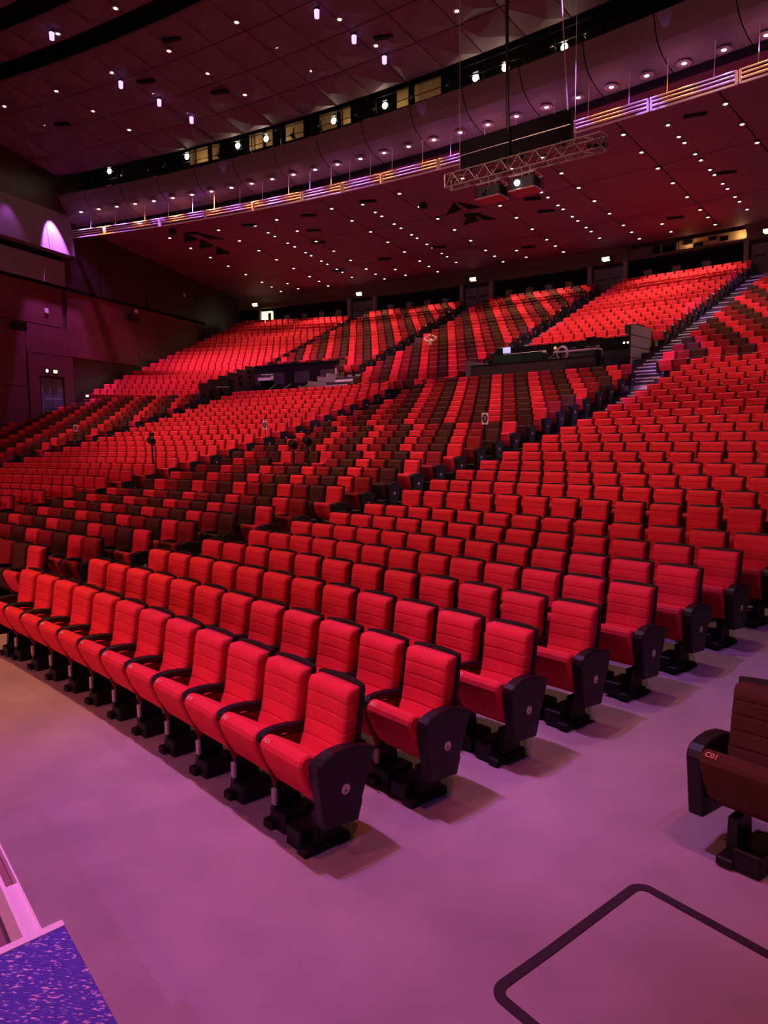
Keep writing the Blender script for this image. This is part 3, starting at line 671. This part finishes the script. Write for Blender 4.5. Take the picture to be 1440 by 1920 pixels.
# ------------------------------------------------------------------ technical gallery
GA = struct(MB().rev([(92.0, 17.0), (91.4, 19.6), (89.2, 19.6)], .34, .86, BLK, 40).obj('wall_gallery')); MB().rev([(89.6, 17.1), (92.0, 17.0)], .34, .86, STL, 40).obj('gallery_floor', GA)
for k, (a, c) in enumerate(((.449, .463), (.4665, .472), (.495, .505), (.5075, .512), (.522, .5345), (.546, .5575), (.5605, .567), (.597, .604), (.608, .6235))):
    MB().arcbox(91.15, 91.2, a, c, 18.35, 19.15, BEIGE, None, 2).obj('lit_wall_patch', GA)  # beige pieces paint the stretches of wall lit by gallery lamps
for k in range(20): 
    t = .37 + .0215 * k; MB().tube(P(90.9, t, 17.1), P(90.9, t, 19.4), .035, STL, 6).obj('gallery_post', GA)
for z in (17.75, 18.2): MB().path([P(89.5, .36 + .01 * j, z) for j in range(45)], .018, STL, 5).obj('gallery_rail', GA)
gal = [(.397, 18.42), (.46, 18.28), (.499, 18.19), (.52, 18.15), (.567, 18.06), (.600, 18.01), (.6525, 17.86), (.668, 17.84), (.697, 17.76)]
for k, (t, z) in enumerate(gal):
    z -= .12
    rt = empty('gallery_work_lamp', P(89.75, t, z), pi - t)
    MB().lathe([(.02, -.2), (.12, -.14), (.17, 0), (.14, .02)], STL, 14, Matrix.Rotation(-pi / 2, 4, 'X')).obj('housing', rt)
    MB().lathe([(0, 0), (.15, .0), (.13, .05), (0, .09)], E_G, 14, Matrix.Rotation(-pi / 2, 4, 'X') @ Matrix.Translation((0, 0, .0))).obj('lens', rt)
    MB().box(-.02, .02, -.1, -.06, 0, .5, STL).obj('bracket', rt); MB().box(-.12, .12, -.02, .05, .2, .24, ALU).obj('shade', rt)
    tag(rt, 'bright white work lamp in the dark gallery, %s from the left' % ORD[k], 'lamp', 'gallery work lamps')
    point(P(89.45, t, z + .02), (1, .86, .62), 9, .06); point(P(90.6, t, z + .3), (1, .75, .42), 7, .06)
for k in range(17):
    t = .405 + .019 * k + .004 * sin(k * 2.3); z = 18.3 - .0 * k
    if min(abs(t - g_[0]) for g_ in gal) < .006: continue
    rt = empty('gallery_spotlight', P(89.9, t, 17.95 + .25 * (.7 - t)), pi - t)
    MB().lathe([(.05, -.28), (.09, -.2), (.10, 0), (.085, .0)], STL, 12, Matrix.Rotation(-1.2, 4, 'X')).obj('housing', rt)
    MB().lathe([(0, .001), (.075, .001), (.06, .02), (0, .03)], ALU, 12, Matrix.Rotation(-1.2, 4, 'X')).obj('lens', rt); MB().box(-.11, -.095, -.1, 0, -.02, .3, STL).obj('yoke', rt)
    tag(rt, 'unlit black spotlight hanging in the dark gallery, %s place from the left' % ORD[k], 'spotlight', 'unlit gallery spotlights')
for k in range(26):
    t = .40 + .0128 * k; b = MB(); b.bbox(-.16 - .05 * sin(k), .16, -.05, .07, 0, .05 + .03 * cos(k * 1.7), ALU if k % 3 == 0 else STL, .01); o = b.obj('gallery_ledge_fitting', GA, False, P(89.35, t, 17.27), pi - t + .1 * sin(k * 3))
# ------------------------------------------------------------------ upper ceiling
UC = struct(MB().rev([(89.1, 18.6), (84, 19.3), (70, 20.6), (55, 21.8)], .30, 1.3, BLK, 50).obj('ceiling_upper'))
MB().rev([(89.1, 18.24), (89.2, 18.4), (89.3, 18.7)], .34, .9, CEILU, 50).obj('ceiling_edge', UC)
ths = [.3595 + .0215 * k for k in range(0, 27)]
def band(ra, rb, nr, z=czu):
    for k in range(nr):
        a, c = ra + (rb - ra) * k / nr, ra + (rb - ra) * (k + 1) / nr
        for j in range(len(ths) - 1): facet(MB(), a, c, ths[j], ths[j + 1], z, CEILU, .24, .1, (j + k) % 2).obj('ceiling_panel', UC)
band(81.0, 89.1, 4); band(78.65, 80.05, 1); band(72.0, 77.7, 2)
up = {80.0: (.4905, .533, .575), 82.3: (.404, .446, .489, .531, .577, .617, .66), 84.2: (.409, .449, .4945, .535, .581, .62, .663), 86.2: (.4135, .4525, .4985, .539, .584, .623, .667)}
n_ = 0
for r in up:
    for j, th in enumerate(up[r]):
        rz = r if r > 81 else 79.5
        lamp('w', P(rz, th, czu(rz) - .12), 'warm downlight of the upper ceiling, %s from the left in its %s arc' % (ORD[j], {80.0: 'fourth and nearest', 82.3: 'third', 84.2: 'second', 86.2: 'farthest'}[r]), 'downlight', 'warm downlights of the upper ceiling')
for k, (r, th) in enumerate(((82.9, .4875), (84.7, .4935), (86.5, .497), (83.3, .6155), (85.2, .619), (86.9, .622), (79.3, .489), (77.2, .478))):
    rt = empty('violet_ceiling_projector', P(r, th, czu(r) - .30), pi - th)
    MB().lathe([(.06, -.16), (.09, -.14), (.10, .12), (.07, .14)], E_V, 12).obj('lit_barrel', rt); MB().box(-.13, .13, -.02, .02, .12, .24, STL).obj('yoke', rt)
    tag(rt, 'violet-lit projector under the upper ceiling, %s from the fascia' % ORD[[2, 1, 0, 2, 1, 0, 3, 4][k]] + (' on the left' if k in (0, 1, 2, 6, 7) else ' on the right'), 'projector', 'violet projectors of the upper ceiling')
for k, (r, th) in enumerate(((84.5, .42), (83.4, .5), (85.5, .529), (81.8, .54), (85.9, .63))):
    o = vent(r, th, .3, .8, lambda r: czu(r) - .1); tag(o, 'dark slotted vent in the faceted upper ceiling, %s from the left' % ORD[k], 'vent', 'air vents of the upper ceiling')
# ------------------------------------------------------------------ truss, screens, projectors, cables
A = Vector((2.24, 24.46, 10.95)); B = Vector((6.38, 21.32, 10.95)); d = (B - A).normalized(); s_ = Vector((-d.y, d.x, 0)) * .2; L = (B - A).length
rt = empty('lighting_truss', A); tr = MB()
def rl(p): return Vector(p) - A
for sx in (-1, 1):
    for sz in (-1, 1): MB().tube(rl(A + s_ * sx + Vector((0, 0, .2 * sz))), rl(B + s_ * sx + Vector((0, 0, .2 * sz))), .026, ALUD, 8).obj('chord', rt)
n = 18
for k in range(n):
    p0 = A + d * L * k / n; p1 = A + d * L * (k + 1) / n; f_ = 1 if k % 2 else -1; b = MB()
    for sx in (-1, 1): b.tube(rl(p0 + s_ * sx + Vector((0, 0, .2 * f_))), rl(p1 + s_ * sx - Vector((0, 0, .2 * f_))), .013, ALUD, 6)
    for sz in (-1, 1): b.tube(rl(p0 + s_ * f_ + Vector((0, 0, .2 * sz))), rl(p1 - s_ * f_ + Vector((0, 0, .2 * sz))), .013, ALUD, 6)
    b.obj('lattice_brace', rt)
for p in (A, B):
    b = MB()
    for q0, q1 in (((-1, -1), (1, -1)), ((1, -1), (1, 1)), ((1, 1), (-1, 1)), ((-1, 1), (-1, -1))): b.tube(rl(p + s_ * q0[0] + Vector((0, 0, .2 * q0[1]))), rl(p + s_ * q1[0] + Vector((0, 0, .2 * q1[1]))), .03, ALUD, 6)
    b.obj('end_frame', rt)
tag(rt, 'aluminium box lighting truss hanging in mid air before the ceiling', 'truss')
ang = math.atan2(d.y, d.x)
for k, (f0, f1) in enumerate(((.10, .44), (.45, .82))):
    p = A + d * L * (f0 + f1) / 2 + Vector((0, 0, .28)); hw = L * (f1 - f0) / 2
    rt = empty('black_truss_screen', p, ang); MB().bbox(-hw, hw, -.1, .1, 0, .84, BLK, .015).obj('cabinet', rt); MB().box(-hw + .03, hw - .03, -.115, -.1, .40, .42, ALU).obj('seam_strip', rt)  # flat black screens above the truss, built as thin boxes
    for x in (-hw * .7, hw * .7): MB().box(x - .03, x + .03, -.12, .12, -.1, .03, STL).obj('clamp', rt)
    tag(rt, 'black rectangular screen standing on top of the truss, %s one' % ('left', 'right')[k], 'cabinet', 'black screens above the truss')
for k, f in enumerate((.335, .555)):
    p = A + d * L * f + Vector((0, 0, -.92)) - s_ * 1.0
    rt = empty('hanging_projector', p, ang)
    b = MB()
    for x in (-.42, .42):
        for y in (-.3, .3): b.tube((x, y, 0), (x, y, .42), .018, STL, 6)
        b.tube((x, -.3, 0), (x, .3, 0), .018, ALU, 6); b.tube((x, -.3, .42), (x, .3, .42), .018, ALU, 6)
    for y in (-.3, .3):
        for z in (0, .42): b.tube((-.42, y, z), (.42, y, z), .018, ALU, 6)
    b.obj('cage_frame', rt); MB().bbox(-.38, .38, -.26, .26, .04, .36, STL, .02).obj('projector_body', rt); MB().box(-.42, .42, -.3, .3, -.03, -.01, REDP).obj('base_plate', rt)
    T = Matrix.Translation((-.15, -.27, .2)) @ Matrix.Rotation(pi / 2, 4, 'X'); MB().lathe([(0, 0), (.09, 0), (.08, .05), (0, .05)], E_B if k else PLA, 14, T).obj('lens', rt)
    b = MB(); b.tube((-.1, 0, .42), (-.15, 0, .72), .02, ALU, 6); b.tube((.1, 0, .42), (.15, 0, .72), .02, ALU, 6); b.obj('hanger', rt)
    tag(rt, 'black caged projector with red base plate under the truss, %s' % ('left, lens dark', 'right, lens glowing')[k], 'projector', 'projectors under the truss')
for l, pts, r, m in (('thick dark cable bundle from the upper ceiling to the truss', [(4.0, 23.15, 11.1), (3.93, 23.0, 13), (3.84, 22.7, 16), (3.78, 22.6, 19)], .05, STL),
                     ('pale slack cable hanging to the fascia, right of the dark bundle', [(5.6, 22.3, 12.2), (5.45, 22.2, 14), (5.2, 22.0, 17), (5.15, 22.0, 19.5)], .02, CABLE),
                     ('straight pair of steel suspension wires above the right screen', [(5.72, 21.9, 11.2), (5.72, 21.9, 19.5)], .012, CABLE),
                     ('thin suspension wire at the left end of the truss', [(2.6, 24.2, 11.1), (2.6, 24.2, 19.5)], .008, CABLE)):
    tag(MB().path(pts, r, m, 6).obj('hanging_cable'), l, 'cable', 'cables above the truss')
for l, r, th in (('small black box speaker hanging under the ceiling left of the truss', 96.2, .5865), ('small black box hanging under the far left ceiling', 93.2, .423)):
    rt = empty('ceiling_speaker', P(r - 1, th, czl(r) - .6), pi - th); MB().bbox(-.18, .18, -.15, .15, 0, .32, STL, .02).obj('cabinet', rt); MB().tube((0, 0, .3), (0, 0, .6), .02, STL, 6).obj('hanger', rt); tag(rt, l, 'speaker', 'small ceiling speakers')
# ------------------------------------------------------------------ vomitory (stair opening) in the rear block
v0, v1, ra, rb = VOM
VW = struct(MB().arcbox(rb, rb + .1, v0, v1, 3.5, 7.3, BLK, None, 4).obj('wall_stair_opening'))
MB().arcbox(rb - .04, rb + .12, v0, v1, 7.24, 7.32, STL, None, 4).obj('handrail', VW)
for k in range(6):
    a_, c_ = ra + .86 * k, ra + .86 * (k + 1) + .0
    MB().arcbox(a_, c_ - .02, v0 - .0012, v0, 3.8, 5.95 + .26 * k, WALLD, None, 1).obj('stepped_panel', VW)
    for q_ in range(3 + k // 2): MB().arcbox(a_, c_ - .02, v1, v1 + .0012, 4.3 + .5 * q_, min(4.78 + .5 * q_, 5.45 + .3 * k), BPAN, None, 1).obj('stepped_panel', VW) if 4.3 + .5 * q_ < 5.4 + .3 * k else None
MB().arcbox(91.5, 91.55, v0 + .002, v0 + .03, 4.3, 5.3, STL, None, 1).obj('inner_parapet', VW); MB().path([P(91.2, .463, 5.75), P(91.0, .475, 5.70)], .03, ALU).obj('grab_rail', VW)
MB().arcbox(89.7, rb, v0, v1, 3.9, 4.0, BLK, None, 3).obj('passage_floor', VW)
for th in (.485, .497, .512): MB().tube(P(94.2, th, 6.0), P(94.0, th - .004, 5.7), .02, ALU).obj('handrail_stub', VW)
# ------------------------------------------------------------------ technical booth
b0, b1, ra, rb = BTH
BO = struct(MB().arcbox(rb, rb + .1, b0, b1, 3.8, 7.02, BLK, None, 4).obj('wall_booth'))
MB().arcbox(90.3, 90.45, b0 + .003, b1 - .006, 4.2, 5.80, STL2, None, 4).obj('front_panel', BO); MB().arcbox(90.25, 90.5, b0 + .003, b1 - .006, 5.80, 5.85, STL, None, 4).obj('front_rail', BO)
MB().arcbox(92.4, rb, b1, b1 + .0012, 4.2, 7.05, STL, None, 1).obj('side_wall', BO); MB().arcbox(90.3, 92.4, b1, b1 + .0012, 4.2, 5.85, STL, None, 1).obj('side_wall', BO); MB().arcbox(90.3, rb, b0, b0 + .001, 4.2, 6.1, BOOTHM, None, 1).obj('side_wall', BO)
for k in range(6): MB().arcbox(92.3, [93.6, 94.4, 95.0, 95.6, 95.9, 95.9][k], b1 + .0013, b1 + .002, 4.5 + .46 * k, 4.92 + .46 * k, BPAN, None, 1).obj('side_panel', BO)
MB().arcbox(90.45, rb, b0, b1, 5.2, 5.3, STL, None, 4).obj('booth_floor', BO)
MB().arcbox(93.3, 94.1, b1 - .006, b1, 7.0, 7.35, STL, None, 1).obj('corner_box', BO)
def at(r, th, z): return P(r, th, z)
rt = empty('mixing_console', at(91.5, .6665, 5.3), pi - .6665); b = MB(); b.bbox(-1.2, 1.2, -.35, .35, .55, 1.0, STL, .03); b.obj('desk_body', rt); MB().box(-1.2, 1.2, .30, .37, .35, 1.02, GREEN).obj('cloth_cover', rt)
b = MB(); b.add([(-1.1, -.3, 1.12), (1.1, -.3, 1.12), (1.1, .34, 1.01), (-1.1, .34, 1.01), (-1.1, -.3, .98), (1.1, -.3, .98), (1.1, .34, .98), (-1.1, .34, .98)], [(0, 3, 2, 1), (0, 1, 5, 4), (1, 2, 6, 5), (2, 3, 7, 6), (3, 0, 4, 7)], BOXM); b.obj('fader_surface', rt)
for x in (-.9, -.3, .3, .9): MB().bbox(x - .04, x + .04, -.3, -.25, .0, .56, STL, .01).obj('leg', rt)
tag(rt, 'long mixing console with pale top and green cover in the technical booth', 'mixing console')
rt = empty('control_desk', at(91.7, .695, 5.3), pi - .695); MB().bbox(-1.0, 1.0, -.3, .3, .9, .98, BOXM, .02).obj('desk_top', rt)
for x in (-.9, .9): MB().box(x - .03, x + .03, -.25, .25, 0, .9, STL).obj('leg', rt)
for x in (-.5, .2): MB().bbox(x - .12, x + .12, -.1, .1, .98, 1.1, PLA, .02).obj('control_unit', rt)
tag(rt, 'grey control desk on the right side of the technical booth', 'desk')
for k, (th, z, g, l) in enumerate(((.6565, 1.0, PLA, 'black monitor at the left end of the booth'), (.6605, 1.05, E_P, 'small monitor with a bluish lit screen in the booth'), (.7035, 1.1, PLA, 'large black monitor between the two technicians'), (.7065, 1.05, PLA, 'black monitor at the right end of the booth'))):
    rt = empty('monitor', at(91.25, th, 5.3), pi - th); MB().bbox(-.22, .22, -.02, .02, z, z + .32, PLA, .008).obj('screen_housing', rt); MB().box(-.19, .19, .02, .024, z + .03, z + .29, g).obj('screen', rt); MB().box(-.02, .02, -.03, .0, .98, z + .05, STL).obj('stand', rt); MB().bbox(-.1, .1, -.08, .08, .96, .98, STL, .005).obj('foot', rt)
    tag(rt, l, 'monitor', 'monitors in the booth')
T = Matrix.Translation(at(90.28, .6945, 6.05)) @ Matrix.Rotation(pi - .6945, 4, 'Z') @ Matrix.Rotation(pi / 2, 4, 'X'); b = MB()
for q_ in range(5):
    R_ = .20 + .015 * q_; pts = [T @ Vector((R_ * cos(a), R_ * 1.15 * sin(a), .012 * q_ - .03 + .05)) for a in [2 * pi * j / 22 for j in range(23)]]; b.path(pts, .014, CABLE, 5)
tag(b.obj('cable_coil'), 'coil of pale cable hung over the front rail of the booth', 'cable coil')
for k in range(4):
    th = .7085 + .0018 * k; rt = empty('booth_spotlight', at(93.6, th, 6.65), pi - th); MB().lathe([(.03, -.1), (.06, 0), (.05, .0)], STL, 10, Matrix.Rotation(-1.3, 4, 'X')).obj('housing', rt); MB().lathe([(0, 0), (.045, 0), (0, .02)], E_W, 10, Matrix.Rotation(-1.3, 4, 'X')).obj('lens', rt); MB().box(-.01, .01, -.02, .02, 0, .3, STL).obj('hanger', rt)
    tag(rt, 'tiny booth lamp, %s of four under the right corner of the booth opening' % ORD[k], 'lamp', 'tiny booth lamps')
point(at(91.9, .681, 6.95), (1, .7, .5), 16, .05); point(at(92.0, .703, 6.95), (1, .65, .5), 10, .05)  # fill points added to brighten the technicians, no fixtures modelled
# ------------------------------------------------------------------ people
def skin_body(name, pts, edges, root, mats, pick):
    me = bpy.data.meshes.new(name); me.from_pydata([p[:3] for p in pts], edges, []); o = bpy.data.objects.new(name, me); COL.objects.link(o)
    m = o.modifiers.new('skin', 'SKIN'); m.use_smooth_shade = True; s2 = o.modifiers.new('sub', 'SUBSURF'); s2.levels = 1; s2.render_levels = 1
    for i, p in enumerate(pts): me.skin_vertices[0].data[i].radius = (p[3], p[4] if len(p) > 4 else p[3])
    me.skin_vertices[0].data[0].use_root = True
    bpy.context.view_layer.update(); ev = bpy.data.meshes.new_from_object(o.evaluated_get(bpy.context.evaluated_depsgraph_get())); bpy.data.objects.remove(o)
    ev.materials.clear()
    for m in mats: ev.materials.append(m)
    for p in ev.polygons: p.material_index = pick(p.center)
    return ev
def person(loc, rz, pose, top, label, sleeves):
    # local: y forward, seated hip at z=.5
    hz = .50; pts = [(0, 0, hz, .15, .12), (0, -.02, hz + .2, .14, .10), (0, -.02, hz + .42, .16, .10), (0, 0, hz + .53, .06), (0, .01, hz + .60, .055),
           (.11, .0, hz - .02, .09), (.13, .42, hz, .065), (.13, .44, .08, .045), (.13, .54, .05, .04), (-.11, .0, hz - .02, .09), (-.13, .42, hz, .065), (-.13, .44, .08, .045), (-.13, .54, .05, .04)]
    ed = [(0, 1), (1, 2), (2, 3), (3, 4), (0, 5), (5, 6), (6, 7), (7, 8), (0, 9), (9, 10), (10, 11), (11, 12)]
    for sx in (1, -1):
        b0_ = len(pts)
        if pose == 'behind': arm = [(.19 * sx, -.01, hz + .43, .055), (.42 * sx, .0, hz + .58, .042), (.12 * sx, -.07, hz + .74, .03)]
        else: arm = [(.19 * sx, -.01, hz + .43, .055), (.25 * sx, .10, hz + .20, .042), (.16 * sx, .36, hz + .24, .028)]
        pts += arm; ed += [(2, b0_), (b0_, b0_ + 1), (b0_ + 1, b0_ + 2)]
        e, h = Vector(arm[1][:3]), Vector(arm[2][:3]); dd = (h - e).normalized(); sd = dd.cross(Vector((0, 0, 1))).normalized()
        pb = len(pts); pts.append((*(h + dd * .06), .028, .015)); ed.append((b0_ + 2, pb))
        for j, (o_, ln) in enumerate(((-.03, .055), (-.01, .07), (.01, .072), (.03, .06))):
            q0 = h + dd * .085 + sd * o_; q1 = q0 + dd * ln + Vector((0, 0, -.012)); n0 = len(pts); pts.append((*q0, .010)); pts.append((*q1, .008)); ed += [(pb, n0), (n0, n0 + 1)]
        n0 = len(pts); pts.append((*(h + dd * .03 + sd * .045 * sx), .011)); pts.append((*(h + dd * .075 + sd * .06 * sx), .009)); ed += [(pb, n0), (n0, n0 + 1)]
    def pick(c):
        if c.z > hz + .50 and abs(c.x) < .08: return 1
        if sleeves == 'long':
            if pose == 'behind': return 1 if (abs(c.x) < .16 and c.z > hz + .6) else 0
            return 1 if c.y > .33 and c.z > hz + .15 else 0
        return 0
    root = empty('person', loc, rz); tag(root, label, 'person', 'people in the hall')
    link('body', skin_body('body', pts, ed, root, [top, SKIN], pick), root)
    hc = Vector((0, .03, hz + .72)); b = MB(); vs = []; n = 14; m = 10
    for i in range(m + 1):
        ph = -pi / 2 + pi * i / m
        for j in range(n):
            a = 2 * pi * j / n; x = .074 * cos(ph) * cos(a); y = .094 * cos(ph) * sin(a); z = .115 * sin(ph)
            if sin(a) > .9 and -.35 < ph < 0: y += .018
            if z < -.04: x *= .85; y *= .92
            if sin(a) > .75 and .02 < ph < .35: y -= .006
            vs.append(hc + Vector((x, y, z)))
    fs = [(i * n + j, i * n + (j + 1) % n, (i + 1) * n + (j + 1) % n, (i + 1) * n + j) for i in range(m) for j in range(n)]
    b.add(vs, fs, SKIN); hd = b.obj('head', root, True)
    for sx in (1, -1):
        MB().lathe([(0, -.008), (.011, 0), (0, .008)], CLOTH, 8, Matrix.Translation(hc + Vector((.03 * sx, .086, .012)))).obj('eye', hd)
        MB().lathe([(.005, -.03), (.02, 0), (.005, .03)], SKIN, 8, Matrix.Translation(hc + Vector((.075 * sx, .0, 0)))).obj('ear', hd)
    MB().box(-.022, .022, .084, .092, -.055, -.048, REDP, Matrix.Translation(hc)).obj('mouth', hd)
    vs = []; 
    for i in range(5, m + 1):
        ph = -pi / 2 + pi * i / m
        for j in range(n):
            a = 2 * pi * j / n; k_ = 1.09; fr = sin(a) > .35 and ph < .5
            vs.append(hc + Vector((.074 * k_ * cos(ph) * cos(a), (.094 * k_ * cos(ph) * sin(a)) * (.55 if fr else 1) - .004, .115 * sin(ph) * 1.08 + (.02 if fr else 0))))
    q_ = m - 5; b = MB(); b.add(vs, [(i * n + j, i * n + (j + 1) % n, (i + 1) * n + (j + 1) % n, (i + 1) * n + j) for i in range(q_) for j in range(n)], HAIR); b.obj('hair', root, True)
    return root
def stool(r, th, z, l):
    rt = empty('booth_chair', P(r, th, z), pi - th); MB().bbox(-.22, .22, -.2, .22, .34, .40, CLOTH, .03).obj('seat', rt); MB().bbox(-.2, .2, -.27, -.22, .42, .85, CLOTH, .01).obj('backrest', rt); MB().tube((0, 0, .05), (0, 0, .34), .03, ALU).obj('post', rt)
    b = MB()
    for a in range(5): b.tube((0, 0, .06), (.24 * cos(a * 1.257), .24 * sin(a * 1.257), .03), .018, ALU)
    b.obj('base', rt); tag(rt, l, 'chair', 'chairs in the booth')
stool(92.35, .6805, 5.3, 'black office chair under the left technician in the booth'); stool(92.6, .7005, 5.3, 'black office chair under the right technician in the booth')
person(P(92.35, .6805, 5.3), pi - .6805, 'desk', CLOTH, 'technician in black seated at the mixing console, face lit', 'long')
person(P(92.6, .7005, 5.3), pi - .7005, 'desk', CLOTH, 'technician in dark clothes seated on the right side of the booth', 'long')
person(P(rr(8) - .30, .5835, zr(8)), pi - .5835, 'behind', CLOTHW, 'lone spectator with white sleeves, arms raised behind the head, in the upper rows', 'long')
# ------------------------------------------------------------------ numbered signs and stands among the seats
for k, (r, th, z) in enumerate(((80.3, .4755, 3.28), (80.1, .6135, 3.17), (78.6, .7405, 3.10))):
    i = int((r - R0 + .4) / RP); z0 = zf(i)
    rt = empty('numbered_sign', P(r, th, z0), pi - th)
    MB().tube((0, 0, .02), (0, 0, z - z0 + .35), .012, STL, 6).obj('pole', rt); MB().lathe([(.0, 0), (.16, 0), (.15, .02), (0, .02)], STL, 14).obj('foot', rt)
    MB().bbox(-.10, .10, .013, .022, z - z0 - .15, z - z0 + .15, STK, .003).obj('placard', rt)
    T = Matrix.Translation((0, .0225, z - z0)) @ Matrix.Rotation(-pi / 2, 4, 'X')
    MB().lathe([(0, 0), (.082, 0), (.082, .002), (0, .002)], INK, 20, T @ Matrix.Scale(1.35, 4, (0, 1, 0))).obj('black_oval', rt)
    me = text_mesh(str(k + 1), .15, STK, .001); me.transform(Matrix.Translation((0, .0265, z - z0)) @ Matrix.Rotation(pi, 4, 'Z') @ Matrix.Rotation(pi / 2, 4, 'X')); link('numeral', me, rt)
    tag(rt, ['white placard with numeral 1 on a thin pole beside the far left aisle', 'white placard with numeral 2 on a thin pole at the end of the all-red block', 'white placard with numeral 3, nearest and rightmost of the three placards'][k], 'sign', 'numbered aisle signs')
for k, (r, th, zt, l) in enumerate(((76.0, .5995, 2.76, 'black lamp stand standing among the seats of the left all-red block'), (76.45, .6765, 2.60, 'left of the two black lamp stands in the mixed-colour block'), (76.45, .684, 2.69, 'right of the two black lamp stands in the mixed-colour block'))):
    i = int((r - GAP - R0 + .62) / RP); z0 = zf(i); h = zt - z0
    rt = empty('lamp_stand', P(r, th, z0), pi - th)
    MB().tube((0, 0, .1), (0, 0, h - .12), .035, STL, 8).obj('pole', rt); MB().bbox(-.20, .20, -.16, .16, 0, .1, STL, .02).obj('base', rt)
    MB().lathe([(.06, -.16), (.11, -.10), (.12, .08), (.08, .12)], STL, 12, Matrix.Translation((0, .03, h - .1)) @ Matrix.Rotation(-.9, 4, 'X')).obj('lamp_head', rt)
    MB().bbox(-.07, .07, -.06, .06, h + .06, h + .16, STL, .02).obj('top_unit', rt); MB().path([(.04, 0, h - .2), (-.12, .05, h - .35), (-.05, 0, h - .55), (0, 0, h - .7)], .008, CABLE, 5).obj('cable', rt)
    tag(rt, l, 'lamp stand', 'black lamp stands among the seats')
# ------------------------------------------------------------------ floor marking
P1 = Vector((.445, 3.125)); u_ = Vector((.780, .626)); v_ = Vector((.600, -.800)); Lu = 1.29; Lv = 1.9
def flz(p):
    r = math.hypot(p.x - CX, p.y - CY); i = (r - R0) / RP
    return 0 if i < 0 else zf(int(i)) + (zf(int(i) + 1) - zf(int(i))) * (i - int(i))
def rrect(inset, R_):
    o = []
    for cxx, cyy, a0 in ((inset + R_, inset + R_, pi), (Lu - inset - R_, inset + R_, 1.5 * pi), (Lu - inset - R_, Lv - inset - R_, 0), (inset + R_, Lv - inset - R_, .5 * pi)):
        for j in range(9):
            a = a0 + pi / 2 * j / 8; o.append((cxx + R_ * cos(a), cyy + R_ * sin(a)))
    o2 = []
    for a, c in zip(o, o[1:] + o[:1]): o2 += [(a[0] + (c[0] - a[0]) * j / 12, a[1] + (c[1] - a[1]) * j / 12) for j in range(12)] if abs(a[0] - c[0]) + abs(a[1] - c[1]) > .3 else [a]
    return [P1 + u_ * a + v_ * c for a, c in o2]
oo, ii = rrect(0, .10), rrect(.055, .05); n = len(oo); b = MB()
b.add([(p.x, p.y, flz(p) + .006) for p in oo] + [(p.x, p.y, flz(p) + .006) for p in ii] + [(p.x, p.y, flz(p) - .01) for p in oo] + [(p.x, p.y, flz(p) - .01) for p in ii],
      [(k, (k + 1) % n, n + (k + 1) % n, n + k) for k in range(n)] + [(k, 2 * n + k, 2 * n + (k + 1) % n, (k + 1) % n) for k in range(n)] + [(n + k, n + (k + 1) % n, 3 * n + (k + 1) % n, 3 * n + k) for k in range(n)], TAPE)
tag(b.obj('floor_marking'), 'dark rounded rectangle outline inlaid in the carpet in the foreground', 'floor marking')
# ------------------------------------------------------------------ stage corner in the foreground
C = Vector((-1.13, 2.32)); e1 = Vector((-.72, -.69)).normalized(); e2 = Vector((.625, -.78)).normalized()
def slab(b, pts, z0, z1, m):
    n = len(pts); return b.add([(p.x, p.y, z0) for p in pts] + [(p.x, p.y, z1) for p in pts], [tuple(range(n - 1, -1, -1)), tuple(range(n, 2 * n))] + [(k, (k + 1) % n, n + (k + 1) % n, n + k) for k in range(n)], m)
st = empty('stage_platform', (0, 0, 0))
slab(MB(), [C, C + e1 * 6, C + e1 * 6 + e2 * 8, C + e2 * 8], .02, .90, STL).obj('stage_body', st)
slab(MB(), [C + e1 * .0 + e2 * .035, C + e1 * 6 + e2 * .035, C + e1 * 6 + e2 * 8, C + e2 * 8], .90, .95, VIN).obj('stage_deck', st)
slab(MB(), [C, C + e1 * 6, C + e1 * 6 + e2 * .035, C + e2 * .035], .90, .955, WPNT).obj('edge_trim', st)
tag(st, 'violet glossy stage platform corner with pale front trim, bottom left', 'stage')
D = C + e1 * .075; dn = -e2
rp = empty('stage_side_board', (0, 0, 0))
slab(MB(), [D, D + dn * 1.6, D + dn * 1.6 - e1 * .008, D - e1 * .0], .0, .94, WPNT).obj('outer_edge', rp) if False else None
slab(MB(), [D + e1 * .034, D + e1 * .034 + dn * 3, D + e1 * .048 + dn * 3, D + e1 * .048], .0, .945, WPNT).obj('inner_edge', rp)
slab(MB(), [D - e1 * .012, D - e1 * .012 + dn * 3, D - e1 * .006 + dn * 3, D - e1 * .006], .0, .945, WPNT).obj('outer_edge', rp)
slab(MB(), [D - e1 * .006, D - e1 * .006 + dn * .36, D + e1 * .034 + dn * .36, D + e1 * .034], .0, .94, WPNT).obj('board_top', rp)
slab(MB(), [D - e1 * .006 + dn * .361, D - e1 * .006 + dn * 3, D + e1 * .034 + dn * 3, D + e1 * .034 + dn * .361], .0, .90, mat('brown_inlay', (.30, .15, .16), .8)).obj('recessed_inlay', rp)
tag(rp, 'pale pink side board with recessed inlay running from the stage corner', 'board')
dk = empty('stage_extension_deck', (0, 0, 0))
slab(MB(), [D + e1 * .05 - dn * .0, D + e1 * .05 + dn * 3, D + e1 * 4 + dn * 3, D + e1 * 4], .0, .80, mat('plum_carpet', (.20, .10, .14), .95, .1, bump=.3, bscale=500)).obj('deck', dk); tag(dk, 'lower plum carpeted deck between the side board and the left frame edge', 'deck')
